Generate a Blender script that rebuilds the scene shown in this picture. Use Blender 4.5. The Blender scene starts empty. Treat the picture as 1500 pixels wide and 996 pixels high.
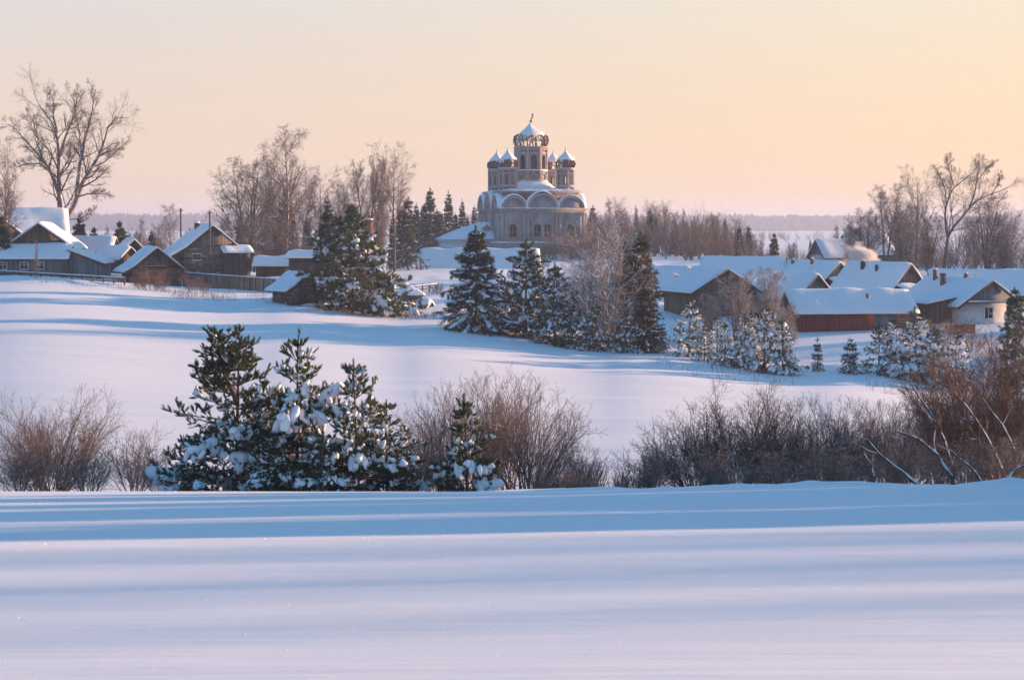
import bpy, bmesh, math, random
import numpy as np

sc = bpy.context.scene
COL = sc.collection
R = math.radians
FPX = 2800.0                      # focal length in pixels of the 1500 px wide photograph
PITCH = math.atan(168.0 / FPX)
CP, SP = math.cos(PITCH), math.sin(PITCH)
SUN_EL, SUN_AZ = R(8.0), R(23.0)  # azimuth counted from +x towards +y
SUN = np.array([math.cos(SUN_EL) * math.cos(SUN_AZ), math.cos(SUN_EL) * math.sin(SUN_AZ), math.sin(SUN_EL)])

def ray(px, py):
    cx, cy = (px - 750.0) / FPX, (498.0 - py) / FPX
    dy = CP + cy * SP
    return cx / dy, (cy * CP - SP) / dy

def P(px, py, Y):
    a, b = ray(px, py)
    return np.array([a * Y, Y, b * Y])

# ---------------------------------------------------------------- value noise
_rs = np.random.RandomState(7)
_PERM = _rs.rand(256, 256)
def vnoise(x, y):
    x = np.asarray(x, float); y = np.asarray(y, float)
    xi = np.floor(x).astype(int); yi = np.floor(y).astype(int)
    fx = x - xi; fy = y - yi
    fx = fx * fx * (3 - 2 * fx); fy = fy * fy * (3 - 2 * fy)
    g = lambda a, b: _PERM[a & 255, b & 255]
    return (g(xi, yi) * (1 - fx) + g(xi + 1, yi) * fx) * (1 - fy) + (g(xi, yi + 1) * (1 - fx) + g(xi + 1, yi + 1) * fx) * fy - 0.5

# ---------------------------------------------------------------- terrain
TD = [0, 14, 40, 57, 60, 63, 67, 72, 78, 85, 95, 108, 120, 135, 150, 165, 180, 200, 215, 230, 260, 300, 370, 420, 600, 1200, 3400, 4300, 5600, 9000]
NEAR = {0: -1.81, 14: -3.34, 40: -6.17, 57: -7.98, 60: -8.36, 63: -8.85, 67: -9.5, 72: -10.25, 78: -10.95, 85: -11.45}
FAR = {1200: -10, 3400: -10.2, 4300: -8, 5600: 6, 9000: 14}
COLS = {
    -500: {95: -10.5, 108: -9.9, 120: -9.2, 135: -8.2, 150: -7.2, 165: -6.3, 180: -5.6, 200: -5.0, 215: -4.8, 230: -4.7, 260: -4.8, 300: -5.5, 370: -6.5, 420: -7, 600: -9},
    0:    {95: -11.2, 108: -10.7, 120: -10.1, 135: -9.3, 150: -8.5, 165: -7.75, 180: -7.05, 200: -6.3, 215: -5.9, 230: -5.6, 260: -5.5, 300: -5.8, 370: -6.5, 420: -7, 600: -9},
    400:  {95: -11.7, 108: -11.4, 120: -11.0, 135: -10.4, 150: -9.8, 165: -9.15, 180: -8.5, 200: -7.85, 215: -7.4, 230: -6.9, 260: -6.3, 300: -6.2, 370: -6.3, 420: -6.6, 600: -9},
    600:  {95: -11.9, 108: -11.7, 120: -11.4, 135: -11.0, 150: -10.45, 165: -9.9, 180: -9.35, 200: -9.15, 215: -8.95, 230: -8.4, 260: -7.3, 300: -7.0, 370: -5.8, 420: -5.6, 600: -9},
    900:  {95: -12.0, 108: -12.0, 120: -11.95, 135: -11.8, 150: -11.55, 165: -11.25, 180: -10.9, 200: -9.8, 215: -8.9, 230: -8.2, 260: -7.6, 300: -7.2, 370: -5.6, 420: -5.6, 600: -9},
    1200: {95: -12.1, 108: -12.3, 120: -12.5, 135: -12.65, 150: -12.65, 165: -12.4, 180: -10.8, 200: -9.1, 215: -8.7, 230: -8.4, 260: -7.8, 300: -7.0, 370: -7, 420: -7.2, 600: -9},
    1500: {95: -12.2, 108: -12.7, 120: -13.1, 135: -13.6, 150: -14.0, 165: -13.5, 180: -11.0, 200: -9.1, 215: -8.6, 230: -8.2, 260: -7.8, 300: -7.4, 370: -7.5, 420: -7.8, 600: -9.3},
    2100: {95: -12.6, 108: -13.4, 120: -14.0, 135: -14.6, 150: -15.0, 165: -13.8, 180: -11.5, 200: -9.3, 215: -8.6, 230: -8.2, 260: -7.8, 300: -7.4, 370: -7.5, 420: -7.8, 600: -9.3},
}
_TU = np.array(sorted(COLS), float)
_TT = np.array(TD, float)
_TZ = np.array([[({**NEAR, **COLS[int(u)], **FAR})[d] for d in TD] for u in _TU])
_mono = []
def _pchip(x, y):
    h = np.diff(x); d = np.diff(y, axis=1) / h
    m = np.zeros_like(y)
    for k in range(1, len(x) - 1):
        a, b = d[:, k - 1], d[:, k]
        w1, w2 = 2 * h[k] + h[k - 1], h[k] + 2 * h[k - 1]
        ok = a * b > 0
        m[:, k] = np.where(ok, (w1 + w2) / (w1 / np.where(ok, a, 1) + w2 / np.where(ok, b, 1)), 0)
    m[:, 0] = d[:, 0]; m[:, -1] = d[:, -1]
    return m
_TM = _pchip(_TT, _TZ)

def ground(x, y, fine=True):
    x = np.atleast_1d(np.asarray(x, float)); y = np.atleast_1d(np.asarray(y, float))
    yy = np.clip(y, 0, 9000)
    u = np.clip(750 + FPX * x / np.maximum(yy, 14.0), _TU[0], _TU[-1])
    k = np.clip(np.searchsorted(_TT, yy, side='right') - 1, 0, len(_TT) - 2)
    h = _TT[k + 1] - _TT[k]; t = (yy - _TT[k]) / h
    j = np.clip(np.searchsorted(_TU, u, side='right') - 1, 0, len(_TU) - 2)
    s = (u - _TU[j]) / (_TU[j + 1] - _TU[j]); s = s * s * (3 - 2 * s)
    def at(jj):
        z0, z1, m0, m1 = _TZ[jj, k], _TZ[jj, k + 1], _TM[jj, k], _TM[jj, k + 1]
        t2, t3 = t * t, t * t * t
        return (2 * t3 - 3 * t2 + 1) * z0 + (t3 - 2 * t2 + t) * h * m0 + (-2 * t3 + 3 * t2) * z1 + (t3 - t2) * h * m1
    z = at(j) * (1 - s) + at(j + 1) * s
    z = z + np.where(y < 0, -y * 0.05, 0)
    # the crest lies a little higher towards the right
    z = z + 0.19 * np.exp(-((y - 59) / 9.0) ** 2) * np.clip((x - 1.0) / 9.0, 0, 1)
    if fine:
        rx, ry = x * math.cos(SUN_AZ) + y * math.sin(SUN_AZ) * .3, y - x * 0.10
        near = np.clip((y - 4) / 10, 0, 1) * np.clip((70 - y) / 10, 0, 1)
        z = z + near * (0.10 * vnoise(x / 22.0 + 3, ry / 6.0) + 0.035 * vnoise(x / 9.0, ry / 2.4 + 9) + 0.006 * vnoise(x / 1.6, ry / .5))
        mid = np.clip((y - 85) / 10, 0, 1) * np.clip((235 - y) / 30, 0, 1)
        ry2 = y - x * 0.12
        z = z + mid * (0.24 * vnoise(x / 40.0 + 7, ry2 / 9.0 + 2) + 0.12 * vnoise(x / 18.0 + 1, ry2 / 3.4) + 0.02 * vnoise(x / 6.0, ry2 / 1.2))
        # wind-piled lip just beyond the crest, lumpier on the right
        lip = np.exp(-((y - 61.5) / 2.2) ** 2) * np.clip((x + 2) / 6.0, 0, 1)
        z = z + lip * (0.12 + 0.26 * vnoise(x / 2.3, y / 1.5 + 4) + 0.20 * vnoise(x / .8, y / .6))
        vil = np.clip((y - 195) / 12, 0, 1) * np.clip((420 - y) / 60, 0, 1)
        z = z + vil * (0.5 * vnoise(x / 7.0 + 11, y / 5.0) + 0.18 * vnoise(x / 2.0, y / 2.0))
    return z

def G(px, Y, dz=0.0):
    """the point on the snow seen in column px at depth Y"""
    py = 450.0
    for _ in range(3):
        x = ray(px, py)[0] * Y
        z = float(ground(x, Y)[0])
        b = z / Y
        py = 498.0 + FPX * math.tan(-PITCH - math.atan(b)) if False else 498 - FPX * (b * CP + SP) / (CP - b * SP)
    return np.array([x, Y, z + dz])

# ---------------------------------------------------------------- materials
def new_mat(name):
    m = bpy.data.materials.new(name); m.use_nodes = True
    nt = m.node_tree
    for n in list(nt.nodes): nt.nodes.remove(n)
    out = nt.nodes.new('ShaderNodeOutputMaterial')
    b = nt.nodes.new('ShaderNodeBsdfPrincipled')
    nt.links.new(b.outputs[0], out.inputs[0])
    b.inputs['Roughness'].default_value = 0.85
    b.inputs['Specular IOR Level'].default_value = 0.2
    return m, nt, b, out

def node(nt, typ, **kw):
    n = nt.nodes.new(typ)
    for k, v in kw.items():
        if hasattr(n, k) and k not in ('Scale',): setattr(n, k, v)
    return n

def math_n(nt, op, a, b=None, clamp=False):
    n = nt.nodes.new('ShaderNodeMath'); n.operation = op; n.use_clamp = clamp
    for i, v in enumerate((a, b)):
        if v is None: continue
        if isinstance(v, (int, float)): n.inputs[i].default_value = v
        else: nt.links.new(v, n.inputs[i])
    return n.outputs[0]

def noise_n(nt, coord, scale, detail=3, rough=.55, stretch=None):
    if stretch is not None:
        mp = nt.nodes.new('ShaderNodeMapping'); mp.inputs['Scale'].default_value = stretch
        nt.links.new(coord, mp.inputs[0]); coord = mp.outputs[0]
    n = nt.nodes.new('ShaderNodeTexNoise'); n.inputs['Scale'].default_value = scale
    n.inputs['Detail'].default_value = detail; n.inputs['Roughness'].default_value = rough
    nt.links.new(coord, n.inputs['Vector'])
    return n.outputs['Fac']

def ramp_n(nt, fac, stops, interp='LINEAR'):
    n = nt.nodes.new('ShaderNodeValToRGB'); cr = n.color_ramp; cr.interpolation = interp
    while len(cr.elements) < len(stops): cr.elements.new(0.5)
    for e, (p, c) in zip(cr.elements, stops):
        e.position = p; e.color = (*c, 1) if len(c) == 3 else c
    nt.links.new(fac, n.inputs[0])
    return n.outputs[0]

def mix_n(nt, fac, a, b):
    n = nt.nodes.new('ShaderNodeMix'); n.data_type = 'RGBA'
    if isinstance(fac, (int, float)): n.inputs['Factor'].default_value = fac
    else: nt.links.new(fac, n.inputs['Factor'])
    for key, v in ((6, a), (7, b)):
        if isinstance(v, tuple): n.inputs[key].default_value = (*v, 1)
        else: nt.links.new(v, n.inputs[key])
    return n.outputs[2]

def bump_n(nt, b, h, strength, dist):
    n = nt.nodes.new('ShaderNodeBump'); n.inputs['Strength'].default_value = strength; n.inputs['Distance'].default_value = dist
    nt.links.new(h, n.inputs['Height']); nt.links.new(n.outputs[0], b.inputs['Normal'])

SNOW_C = (0.86, 0.88, 0.91)
def mat_snow_ground():
    m, nt, b, _ = new_mat('field_snow')
    geo = nt.nodes.new('ShaderNodeNewGeometry'); pos = geo.outputs['Position']
    c = noise_n(nt, pos, .03, 3)
    nt.links.new(ramp_n(nt, c, [(.3, (.84, .86, .89)), (.7, (.88, .89, .915))]), b.inputs['Base Color'])
    # wind ripples: long along the sun's direction, short across it
    mp = nt.nodes.new('ShaderNodeMapping'); mp.inputs['Rotation'].default_value = (0, 0, -0.10)
    nt.links.new(pos, mp.inputs[0])
    n1 = noise_n(nt, mp.outputs[0], 1.0, 4, .6, (.05, .45, .2))
    n2 = noise_n(nt, mp.outputs[0], 1.0, 3, .6, (.5, 2.2, 1.0))
    h = math_n(nt, 'ADD', n1, math_n(nt, 'MULTIPLY', n2, .10))
    fine = noise_n(nt, pos, 28.0, 2, .7)
    h = math_n(nt, 'ADD', h, math_n(nt, 'MULTIPLY', fine, .012))
    bump_n(nt, b, h, .75, .16)
    b.inputs['Roughness'].default_value = .7
    return m

def mat_snow():
    m, nt, b, _ = new_mat('lying_snow')
    tc = nt.nodes.new('ShaderNodeTexCoord')
    n = noise_n(nt, tc.outputs['Object'], 3.0, 4)
    nt.links.new(ramp_n(nt, n, [(.3, (.83, .86, .90)), (.7, SNOW_C)]), b.inputs['Base Color'])
    bump_n(nt, b, n, .5, .12)
    return m

def mat_bark(name, dark, light, snow=.0, scale=4.0):
    """bark; where a branch faces up (and the wind packed it) snow lies on it"""
    m, nt, b, _ = new_mat(name)
    tc = nt.nodes.new('ShaderNodeTexCoord')
    n = noise_n(nt, tc.outputs['Object'], scale, 3)
    col = ramp_n(nt, n, [(.35, dark), (.65, light)])
    if snow > 0:
        geo = nt.nodes.new('ShaderNodeNewGeometry')
        sep = nt.nodes.new('ShaderNodeSeparateXYZ'); nt.links.new(geo.outputs['Normal'], sep.inputs[0])
        n2 = noise_n(nt, tc.outputs['Object'], 1.7, 2)
        up = math_n(nt, 'ADD', sep.outputs['Z'], math_n(nt, 'MULTIPLY', math_n(nt, 'SUBTRACT', n2, .5), 1.6))
        f = math_n(nt, 'MULTIPLY', math_n(nt, 'SUBTRACT', up, 1.0 - snow), 4.0, True)
        col = mix_n(nt, f, col, SNOW_C)
    nt.links.new(col, b.inputs['Base Color'])
    return m

def mat_needles(name, a, c, d):
    m, nt, b, _ = new_mat(name)
    tc = nt.nodes.new('ShaderNodeTexCoord')
    n = noise_n(nt, tc.outputs['Object'], 1.3, 3)
    nt.links.new(ramp_n(nt, n, [(.3, a), (.5, c), (.72, d)]), b.inputs['Base Color'])
    b.inputs['Roughness'].default_value = .6
    tr = nt.nodes.new('ShaderNodeBsdfTranslucent'); tr.inputs[0].default_value = (*[v * 1.3 for v in d], 1)
    mx = nt.nodes.new('ShaderNodeMixShader'); mx.inputs[0].default_value = .18
    out = [x for x in nt.nodes if x.type == 'OUTPUT_MATERIAL'][0]
    nt.links.new(b.outputs[0], mx.inputs[1]); nt.links.new(tr.outputs[0], mx.inputs[2]); nt.links.new(mx.outputs[0], out.inputs[0])
    return m

def mat_wood(name, a, c, axis='x', pitch=.18, snowy=0.0):
    """weathered planks: board-to-board tone, grain along the board, dark gaps"""
    m, nt, b, _ = new_mat(name)
    tc = nt.nodes.new('ShaderNodeTexCoord'); sep = nt.nodes.new('ShaderNodeSeparateXYZ')
    nt.links.new(tc.outputs['Object'], sep.inputs[0])
    if axis == 'x': s = math_n(nt, 'ADD', sep.outputs['X'], sep.outputs['Y'])
    else: s = sep.outputs['Z']
    q = math_n(nt, 'DIVIDE', s, pitch)
    idx = math_n(nt, 'FLOOR', q)
    wn = nt.nodes.new('ShaderNodeTexWhiteNoise'); wn.noise_dimensions = '1D'; nt.links.new(idx, wn.inputs['W'])
    g = noise_n(nt, tc.outputs['Object'], 5.0, 4, .6, (6, 6, .6) if axis == 'x' else (.6, .6, 6))
    big = noise_n(nt, tc.outputs['Object'], .7, 3)
    f = math_n(nt, 'ADD', math_n(nt, 'MULTIPLY', wn.outputs[0], .45), math_n(nt, 'ADD', math_n(nt, 'MULTIPLY', g, .35), math_n(nt, 'MULTIPLY', big, .4)))
    col = ramp_n(nt, f, [(.25, a), (.85, c)])
    fr = math_n(nt, 'FRACT', q)
    gap = math_n(nt, 'LESS_THAN', fr, .09)
    col = mix_n(nt, math_n(nt, 'MULTIPLY', gap, .7), col, tuple(v * .25 for v in a))
    if snowy:
        n2 = noise_n(nt, tc.outputs['Object'], 2.0, 4, .6, (.5, .5, 3))
        col = mix_n(nt, math_n(nt, 'MULTIPLY', math_n(nt, 'SUBTRACT', n2, 1 - snowy), 5.0, True), col, SNOW_C)
    nt.links.new(col, b.inputs['Base Color'])
    return m

def mat_plain(name, a, c, scale=2.0, rough=.85, spec=.2):
    m, nt, b, _ = new_mat(name)
    tc = nt.nodes.new('ShaderNodeTexCoord')
    n = noise_n(nt, tc.outputs['Object'], scale, 4, .6)
    nt.links.new(ramp_n(nt, n, [(.3, a), (.7, c)]), b.inputs['Base Color'])
    b.inputs['Roughness'].default_value = rough; b.inputs['Specular IOR Level'].default_value = spec
    return m

def mat_masonry(name, brick, plaster, lime, cover=.5):
    """old brickwork with the limewash fallen off in patches"""
    m, nt, b, _ = new_mat(name)
    tc = nt.nodes.new('ShaderNodeTexCoord'); o = tc.outputs['Object']
    big = noise_n(nt, o, .35, 5, .65)
    small = noise_n(nt, o, 2.2, 4, .7)
    run = noise_n(nt, o, 1.0, 3, .6, (1.6, 1.6, .25))
    f = math_n(nt, 'ADD', math_n(nt, 'MULTIPLY', big, .6), math_n(nt, 'ADD', math_n(nt, 'MULTIPLY', small, .25), math_n(nt, 'MULTIPLY', run, .35)))
    col = ramp_n(nt, f, [(cover - .12, brick), (cover + .02, plaster), (cover + .2, lime)])
    bk = nt.nodes.new('ShaderNodeTexBrick'); bk.inputs['Scale'].default_value = 4.0
    bk.inputs['Color1'].default_value = (1, 1, 1, 1); bk.inputs['Color2'].default_value = (.7, .7, .7, 1); bk.inputs['Mortar'].default_value = (.85, .85, .85, 1)
    nt.links.new(o, bk.inputs['Vector'])
    mm = nt.nodes.new('ShaderNodeMix'); mm.data_type = 'RGBA'; mm.blend_type = 'MULTIPLY'; mm.inputs['Factor'].default_value = .4
    nt.links.new(col, mm.inputs[6]); nt.links.new(bk.outputs[0], mm.inputs[7])
    nt.links.new(mm.outputs[2], b.inputs['Base Color'])
    bump_n(nt, b, small, .4, .08)
    return m

M = {}
M['ground'] = mat_snow_ground()
M['snow'] = mat_snow()
M['bark'] = mat_bark('tree_bark', (.07, .055, .048), (.15, .115, .095), .42)
M['barkpale'] = mat_bark('snow_plastered_bark', (.10, .08, .072), (.22, .18, .16), .85)
M['birch'] = mat_bark('birch_bark', (.22, .17, .15), (.46, .40, .37), .45)
M['twig'] = mat_bark('bare_twig', (.09, .072, .066), (.175, .132, .115), .32)
M['willow'] = mat_bark('willow_twig', (.13, .098, .086), (.23, .17, .14), .30)
M['redtwig'] = mat_bark('red_willow_twig', (.15, .088, .062), (.26, .15, .105), .18)
M['frosted'] = mat_bark('frosted_twig', (.14, .11, .10), (.24, .19, .17), .70)
M['whitetwig'] = mat_bark('snow_lined_twig', (.13, .10, .09), (.23, .18, .155), .72)
M['pinebark'] = mat_bark('pine_bark', (.09, .05, .035), (.19, .10, .065), .32)
M['pine'] = mat_needles('pine_needle', (.034, .060, .036), (.058, .092, .042), (.11, .125, .04))
M['spruce'] = mat_needles('spruce_needle', (.017, .036, .032), (.030, .056, .045), (.052, .078, .05))
M['goldspruce'] = mat_needles('golden_spruce_needle', (.022, .036, .022), (.045, .052, .028), (.085, .075, .035))  # browner, more golden needle tone than the plain spruce
M['greywood'] = mat_wood('grey_boards', (.075, .075, .078), (.21, .20, .19))
M['brownwood'] = mat_wood('brown_boards', (.085, .055, .038), (.20, .135, .09))
M['bluewood'] = mat_wood('blue_grey_boards', (.10, .12, .13), (.22, .24, .25))
M['darkwood'] = mat_wood('dark_boards', (.04, .036, .034), (.11, .095, .08))
M['log'] = mat_wood('grey_logs', (.075, .065, .058), (.20, .17, .145), 'z', .26, .42)
M['logbrown'] = mat_wood('brown_logs', (.09, .058, .04), (.20, .13, .09), 'z', .26, .36)
M['redwood'] = mat_wood('red_boards', (.17, .032, .025), (.30, .065, .05))
M['picket'] = mat_wood('fence_boards', (.06, .055, .05), (.18, .155, .13), 'x', .14)
M['white'] = mat_plain('white_limewash', (.50, .50, .50), (.72, .71, .69), 1.2)
M['trim'] = mat_plain('white_paint', (.62, .62, .62), (.78, .78, .76), 3)
M['glass'] = mat_plain('dark_window_glass', (.010, .013, .015), (.026, .030, .034), 1.0, .30, .25)
M['hollow'] = mat_plain('unlit_interior', (.02, .018, .018), (.05, .045, .042), 1.0)
M['brick'] = mat_masonry('red_brick', (.15, .065, .05), (.20, .09, .07), (.27, .16, .13), .5)
M['masonry'] = mat_masonry('limewashed_brick', (.20, .125, .11), (.30, .265, .27), (.43, .41, .42), .56)
M['drumbrick'] = mat_masonry('weathered_drum_brick', (.18, .10, .085), (.25, .19, .175), (.38, .355, .355), .58)
M['mold'] = mat_masonry('limewashed_moulding', (.27, .21, .19), (.38, .34, .33), (.48, .45, .45), .53)
M['rust'] = mat_plain('rusted_iron', (.09, .045, .028), (.20, .10, .06), 4)
M['tin'] = mat_plain('chimney_iron', (.05, .045, .042), (.11, .09, .08), 4)
M['pole'] = mat_plain('pole_wood', (.06, .05, .045), (.13, .105, .09), 3)
M['weed'] = mat_plain('dry_grass_stem', (.16, .11, .07), (.30, .21, .13), .4)
M['farwood'] = mat_needles('distant_conifer', (.018, .03, .026), (.028, .042, .036), (.045, .055, .045))

# ---------------------------------------------------------------- mesh helpers
class MB:
    def __init__(s): s.v = []; s.f = {}; s.n = 0
    def add(s, V, *Fs):
        V = np.asarray(V, float)
        for F in Fs:
            F = np.asarray(F, dtype=np.int64)
            if F.size: s.f.setdefault(F.shape[1], []).append(F + s.n)
        s.v.append(V); s.n += len(V)
        return s
    def box(s, c, d, rz=0.0):
        x, y, z = [v / 2 for v in d]
        V = np.array([[a, b, e] for a in (-x, x) for b in (-y, y) for e in (-z, z)])
        if rz:
            co, si = math.cos(rz), math.sin(rz)
            V[:, :2] = V[:, :2] @ np.array([[co, si], [-si, co]])
        F = [[0, 1, 3, 2], [4, 6, 7, 5], [0, 4, 5, 1], [2, 3, 7, 6], [0, 2, 6, 4], [1, 5, 7, 3]]
        return s.add(V + np.array(c), F)
    def bar(s, p, q, w, n=4, w2=None):
        p, q = np.asarray(p, float), np.asarray(q, float)
        V, F = tube_arrays(np.array([[p, q]]), np.array([[w, w if w2 is None else w2]]), n, caps=True)
        return s.add(V, *F)
    def tube(s, pts, rad, n=6):
        V, F = tube_arrays(np.array([pts], float), np.array([rad], float), n, caps=True)
        return s.add(V, *F)
    def prism(s, poly, y0, y1):
        """polygon in x,z extruded along y"""
        k = len(poly)
        V = [[x, y0, z] for x, z in poly] + [[x, y1, z] for x, z in poly]
        F = [[i, (i + 1) % k, (i + 1) % k + k, i + k] for i in range(k)]
        s.add(V, F, [list(range(k))[::-1]], [list(range(k, 2 * k))])
        return s
    def lathe(s, prof, n=24, a0=0.0, a1=2 * math.pi, c=(0, 0, 0), close=True):
        k = len(prof); full = abs(a1 - a0 - 2 * math.pi) < 1e-6
        A = np.linspace(a0, a1, n, endpoint=not full)
        V = [[c[0] + r * math.cos(a), c[1] + r * math.sin(a), c[2] + z] for a in A for r, z in prof]
        F = []
        for i in range(n if full else n - 1):
            j = (i + 1) % n
            for t in range(k - 1):
                F.append([i * k + t, j * k + t, j * k + t + 1, i * k + t + 1])
        return s.add(V, F)
    def arrays(s):
        return np.concatenate(s.v), {k: np.concatenate(f) for k, f in s.f.items()}
    def mesh(s, name, mat, smooth=False, xf=None):
        if not s.v: return None
        V, F = s.arrays()
        return raw_mesh(name, V, F, mat, smooth)
    def build(s, name, mat, parent=None, smooth=False, loc=None):
        me = s.mesh(name, mat, smooth)
        return link(name, me, parent, loc)

def raw_mesh(name, V, F, mat, smooth=False):
    me = bpy.data.meshes.new(name)
    me.vertices.add(len(V)); me.vertices.foreach_set('co', np.ascontiguousarray(V, dtype=np.float32).ravel())
    tot = sum(f.size for f in F.values()); npoly = sum(len(f) for f in F.values())
    me.loops.add(tot); me.polygons.add(npoly)
    vi = np.concatenate([f.ravel() for f in F.values()]).astype(np.int32)
    lt = np.concatenate([np.full(len(f), k, np.int32) for k, f in F.items()])
    ls = np.concatenate([[0], np.cumsum(lt)[:-1]]).astype(np.int32)
    me.loops.foreach_set('vertex_index', vi)
    me.polygons.foreach_set('loop_start', ls)
    try: me.polygons.foreach_set('loop_total', lt)
    except Exception: pass
    if smooth: me.polygons.foreach_set('use_smooth', np.ones(npoly, dtype=bool))
    me.update(calc_edges=True); me.validate(verbose=False)
    me.materials.append(mat)
    return me

def link(name, me, parent=None, loc=None):
    o = bpy.data.objects.new(name, me); COL.objects.link(o)
    if parent is not None: o.parent = parent
    if loc is not None: o.location = loc
    return o

def tag(o, label, cat, group=None):
    o['label'] = label; o['category'] = cat
    if group: o['group'] = group
    return o

def thing(name, label, cat, loc, rz=0.0, group=None):
    o = bpy.data.objects.new(name, None); COL.objects.link(o)
    o.empty_display_size = .3
    o.location = [float(v) for v in loc]; o.rotation_euler = (0, 0, rz)
    return tag(o, label, cat, group)

def kind(o, k): o['kind'] = k; return o

def tube_arrays(pts, rad, n=3, caps=False):
    """pts (N,K,3), rad (N,K) -> welded tubes, one per row"""
    N, K, _ = pts.shape
    t = np.gradient(pts, axis=1) if K > 2 else np.repeat((pts[:, 1:] - pts[:, :1]), K, axis=1)
    t = t / np.maximum(np.linalg.norm(t, axis=2, keepdims=True), 1e-9)
    ref = np.where(np.abs(t[:, 0, 2:3]) > .9, np.array([[1., 0, 0]]), np.array([[0, 0, 1.]]))
    u = np.cross(t[:, 0], ref); u /= np.maximum(np.linalg.norm(u, axis=1, keepdims=True), 1e-9)
    U = u[:, None, :] - (t * u[:, None, :]).sum(2, keepdims=True) * t
    U /= np.maximum(np.linalg.norm(U, axis=2, keepdims=True), 1e-9)
    W = np.cross(t, U)
    A = np.arange(n) * 2 * math.pi / n
    V = pts[:, :, None, :] + rad[:, :, None, None] * (np.cos(A)[None, None, :, None] * U[:, :, None, :] + np.sin(A)[None, None, :, None] * W[:, :, None, :])
    base = (np.arange(N) * K * n)[:, None, None] + (np.arange(K - 1) * n)[None, :, None]
    i = np.arange(n)[None, None, :]; j = (np.arange(n) + 1) % n; j = j[None, None, :]
    F = np.stack([base + i, base + j, base + n + j, base + n + i], axis=3).reshape(-1, 4)
    Fs = [F]
    if caps and n >= 3:
        b0 = (np.arange(N) * K * n)[:, None]
        Fs.append((b0 + np.arange(n)[None, ::-1]).reshape(-1, n)); Fs.append((b0 + (K - 1) * n + np.arange(n)[None, :]).reshape(-1, n))
    return V.reshape(-1, 3), Fs
# ================================================================= picture settings
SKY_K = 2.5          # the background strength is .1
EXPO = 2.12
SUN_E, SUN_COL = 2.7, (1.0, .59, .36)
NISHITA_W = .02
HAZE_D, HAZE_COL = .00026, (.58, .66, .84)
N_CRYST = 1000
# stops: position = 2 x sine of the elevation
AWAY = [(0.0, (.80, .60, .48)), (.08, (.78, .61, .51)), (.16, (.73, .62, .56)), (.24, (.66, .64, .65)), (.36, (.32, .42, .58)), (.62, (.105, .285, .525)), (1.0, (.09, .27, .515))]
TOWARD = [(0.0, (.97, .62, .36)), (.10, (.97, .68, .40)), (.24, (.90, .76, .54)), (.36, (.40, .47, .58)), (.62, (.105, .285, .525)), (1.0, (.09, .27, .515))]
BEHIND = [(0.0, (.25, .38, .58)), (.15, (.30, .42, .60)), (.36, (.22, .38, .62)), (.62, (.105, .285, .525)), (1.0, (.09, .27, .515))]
# ================================================================= plants
def nrm(a): return a / np.maximum(np.linalg.norm(a, axis=-1, keepdims=True), 1e-9)

def resample(p, K):
    p = np.asarray(p, float)
    s = np.concatenate([[0], np.cumsum(np.linalg.norm(np.diff(p, axis=0), axis=1))])
    q = np.linspace(0, s[-1], K)
    return np.stack([np.interp(q, s, p[:, i]) for i in range(3)], 1)

def wood(polys, r0, r1, K=7, rng=None, wig=0.0):
    """polys: list of point lists -> a level of branches"""
    pts = np.array([resample(p, K) for p in polys])
    if rng is not None and wig: pts[:, 1:] += rng.normal(0, wig, pts[:, 1:].shape)
    N = len(polys)
    r0 = np.broadcast_to(np.asarray(r0, float), (N,)); r1 = np.broadcast_to(np.asarray(r1, float), (N,))
    t = np.linspace(0, 1, K)[None]
    return dict(p=pts, r=r0[:, None] * (1 - t) + r1[:, None] * t, root=np.arange(N), L=np.linalg.norm(np.diff(pts, axis=1), axis=2).sum(1))

def along(par, idx, t):
    K = par['p'].shape[1]
    f = np.clip(t * (K - 1), 0, K - 1.001); k = f.astype(int); w = (f - k)[:, None]
    a, b = par['p'][idx, k], par['p'][idx, k + 1]
    r = par['r'][idx, k] * (1 - w[:, 0]) + par['r'][idx, k + 1] * w[:, 0]
    return a * (1 - w) + b * w, nrm(b - a), r

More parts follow.
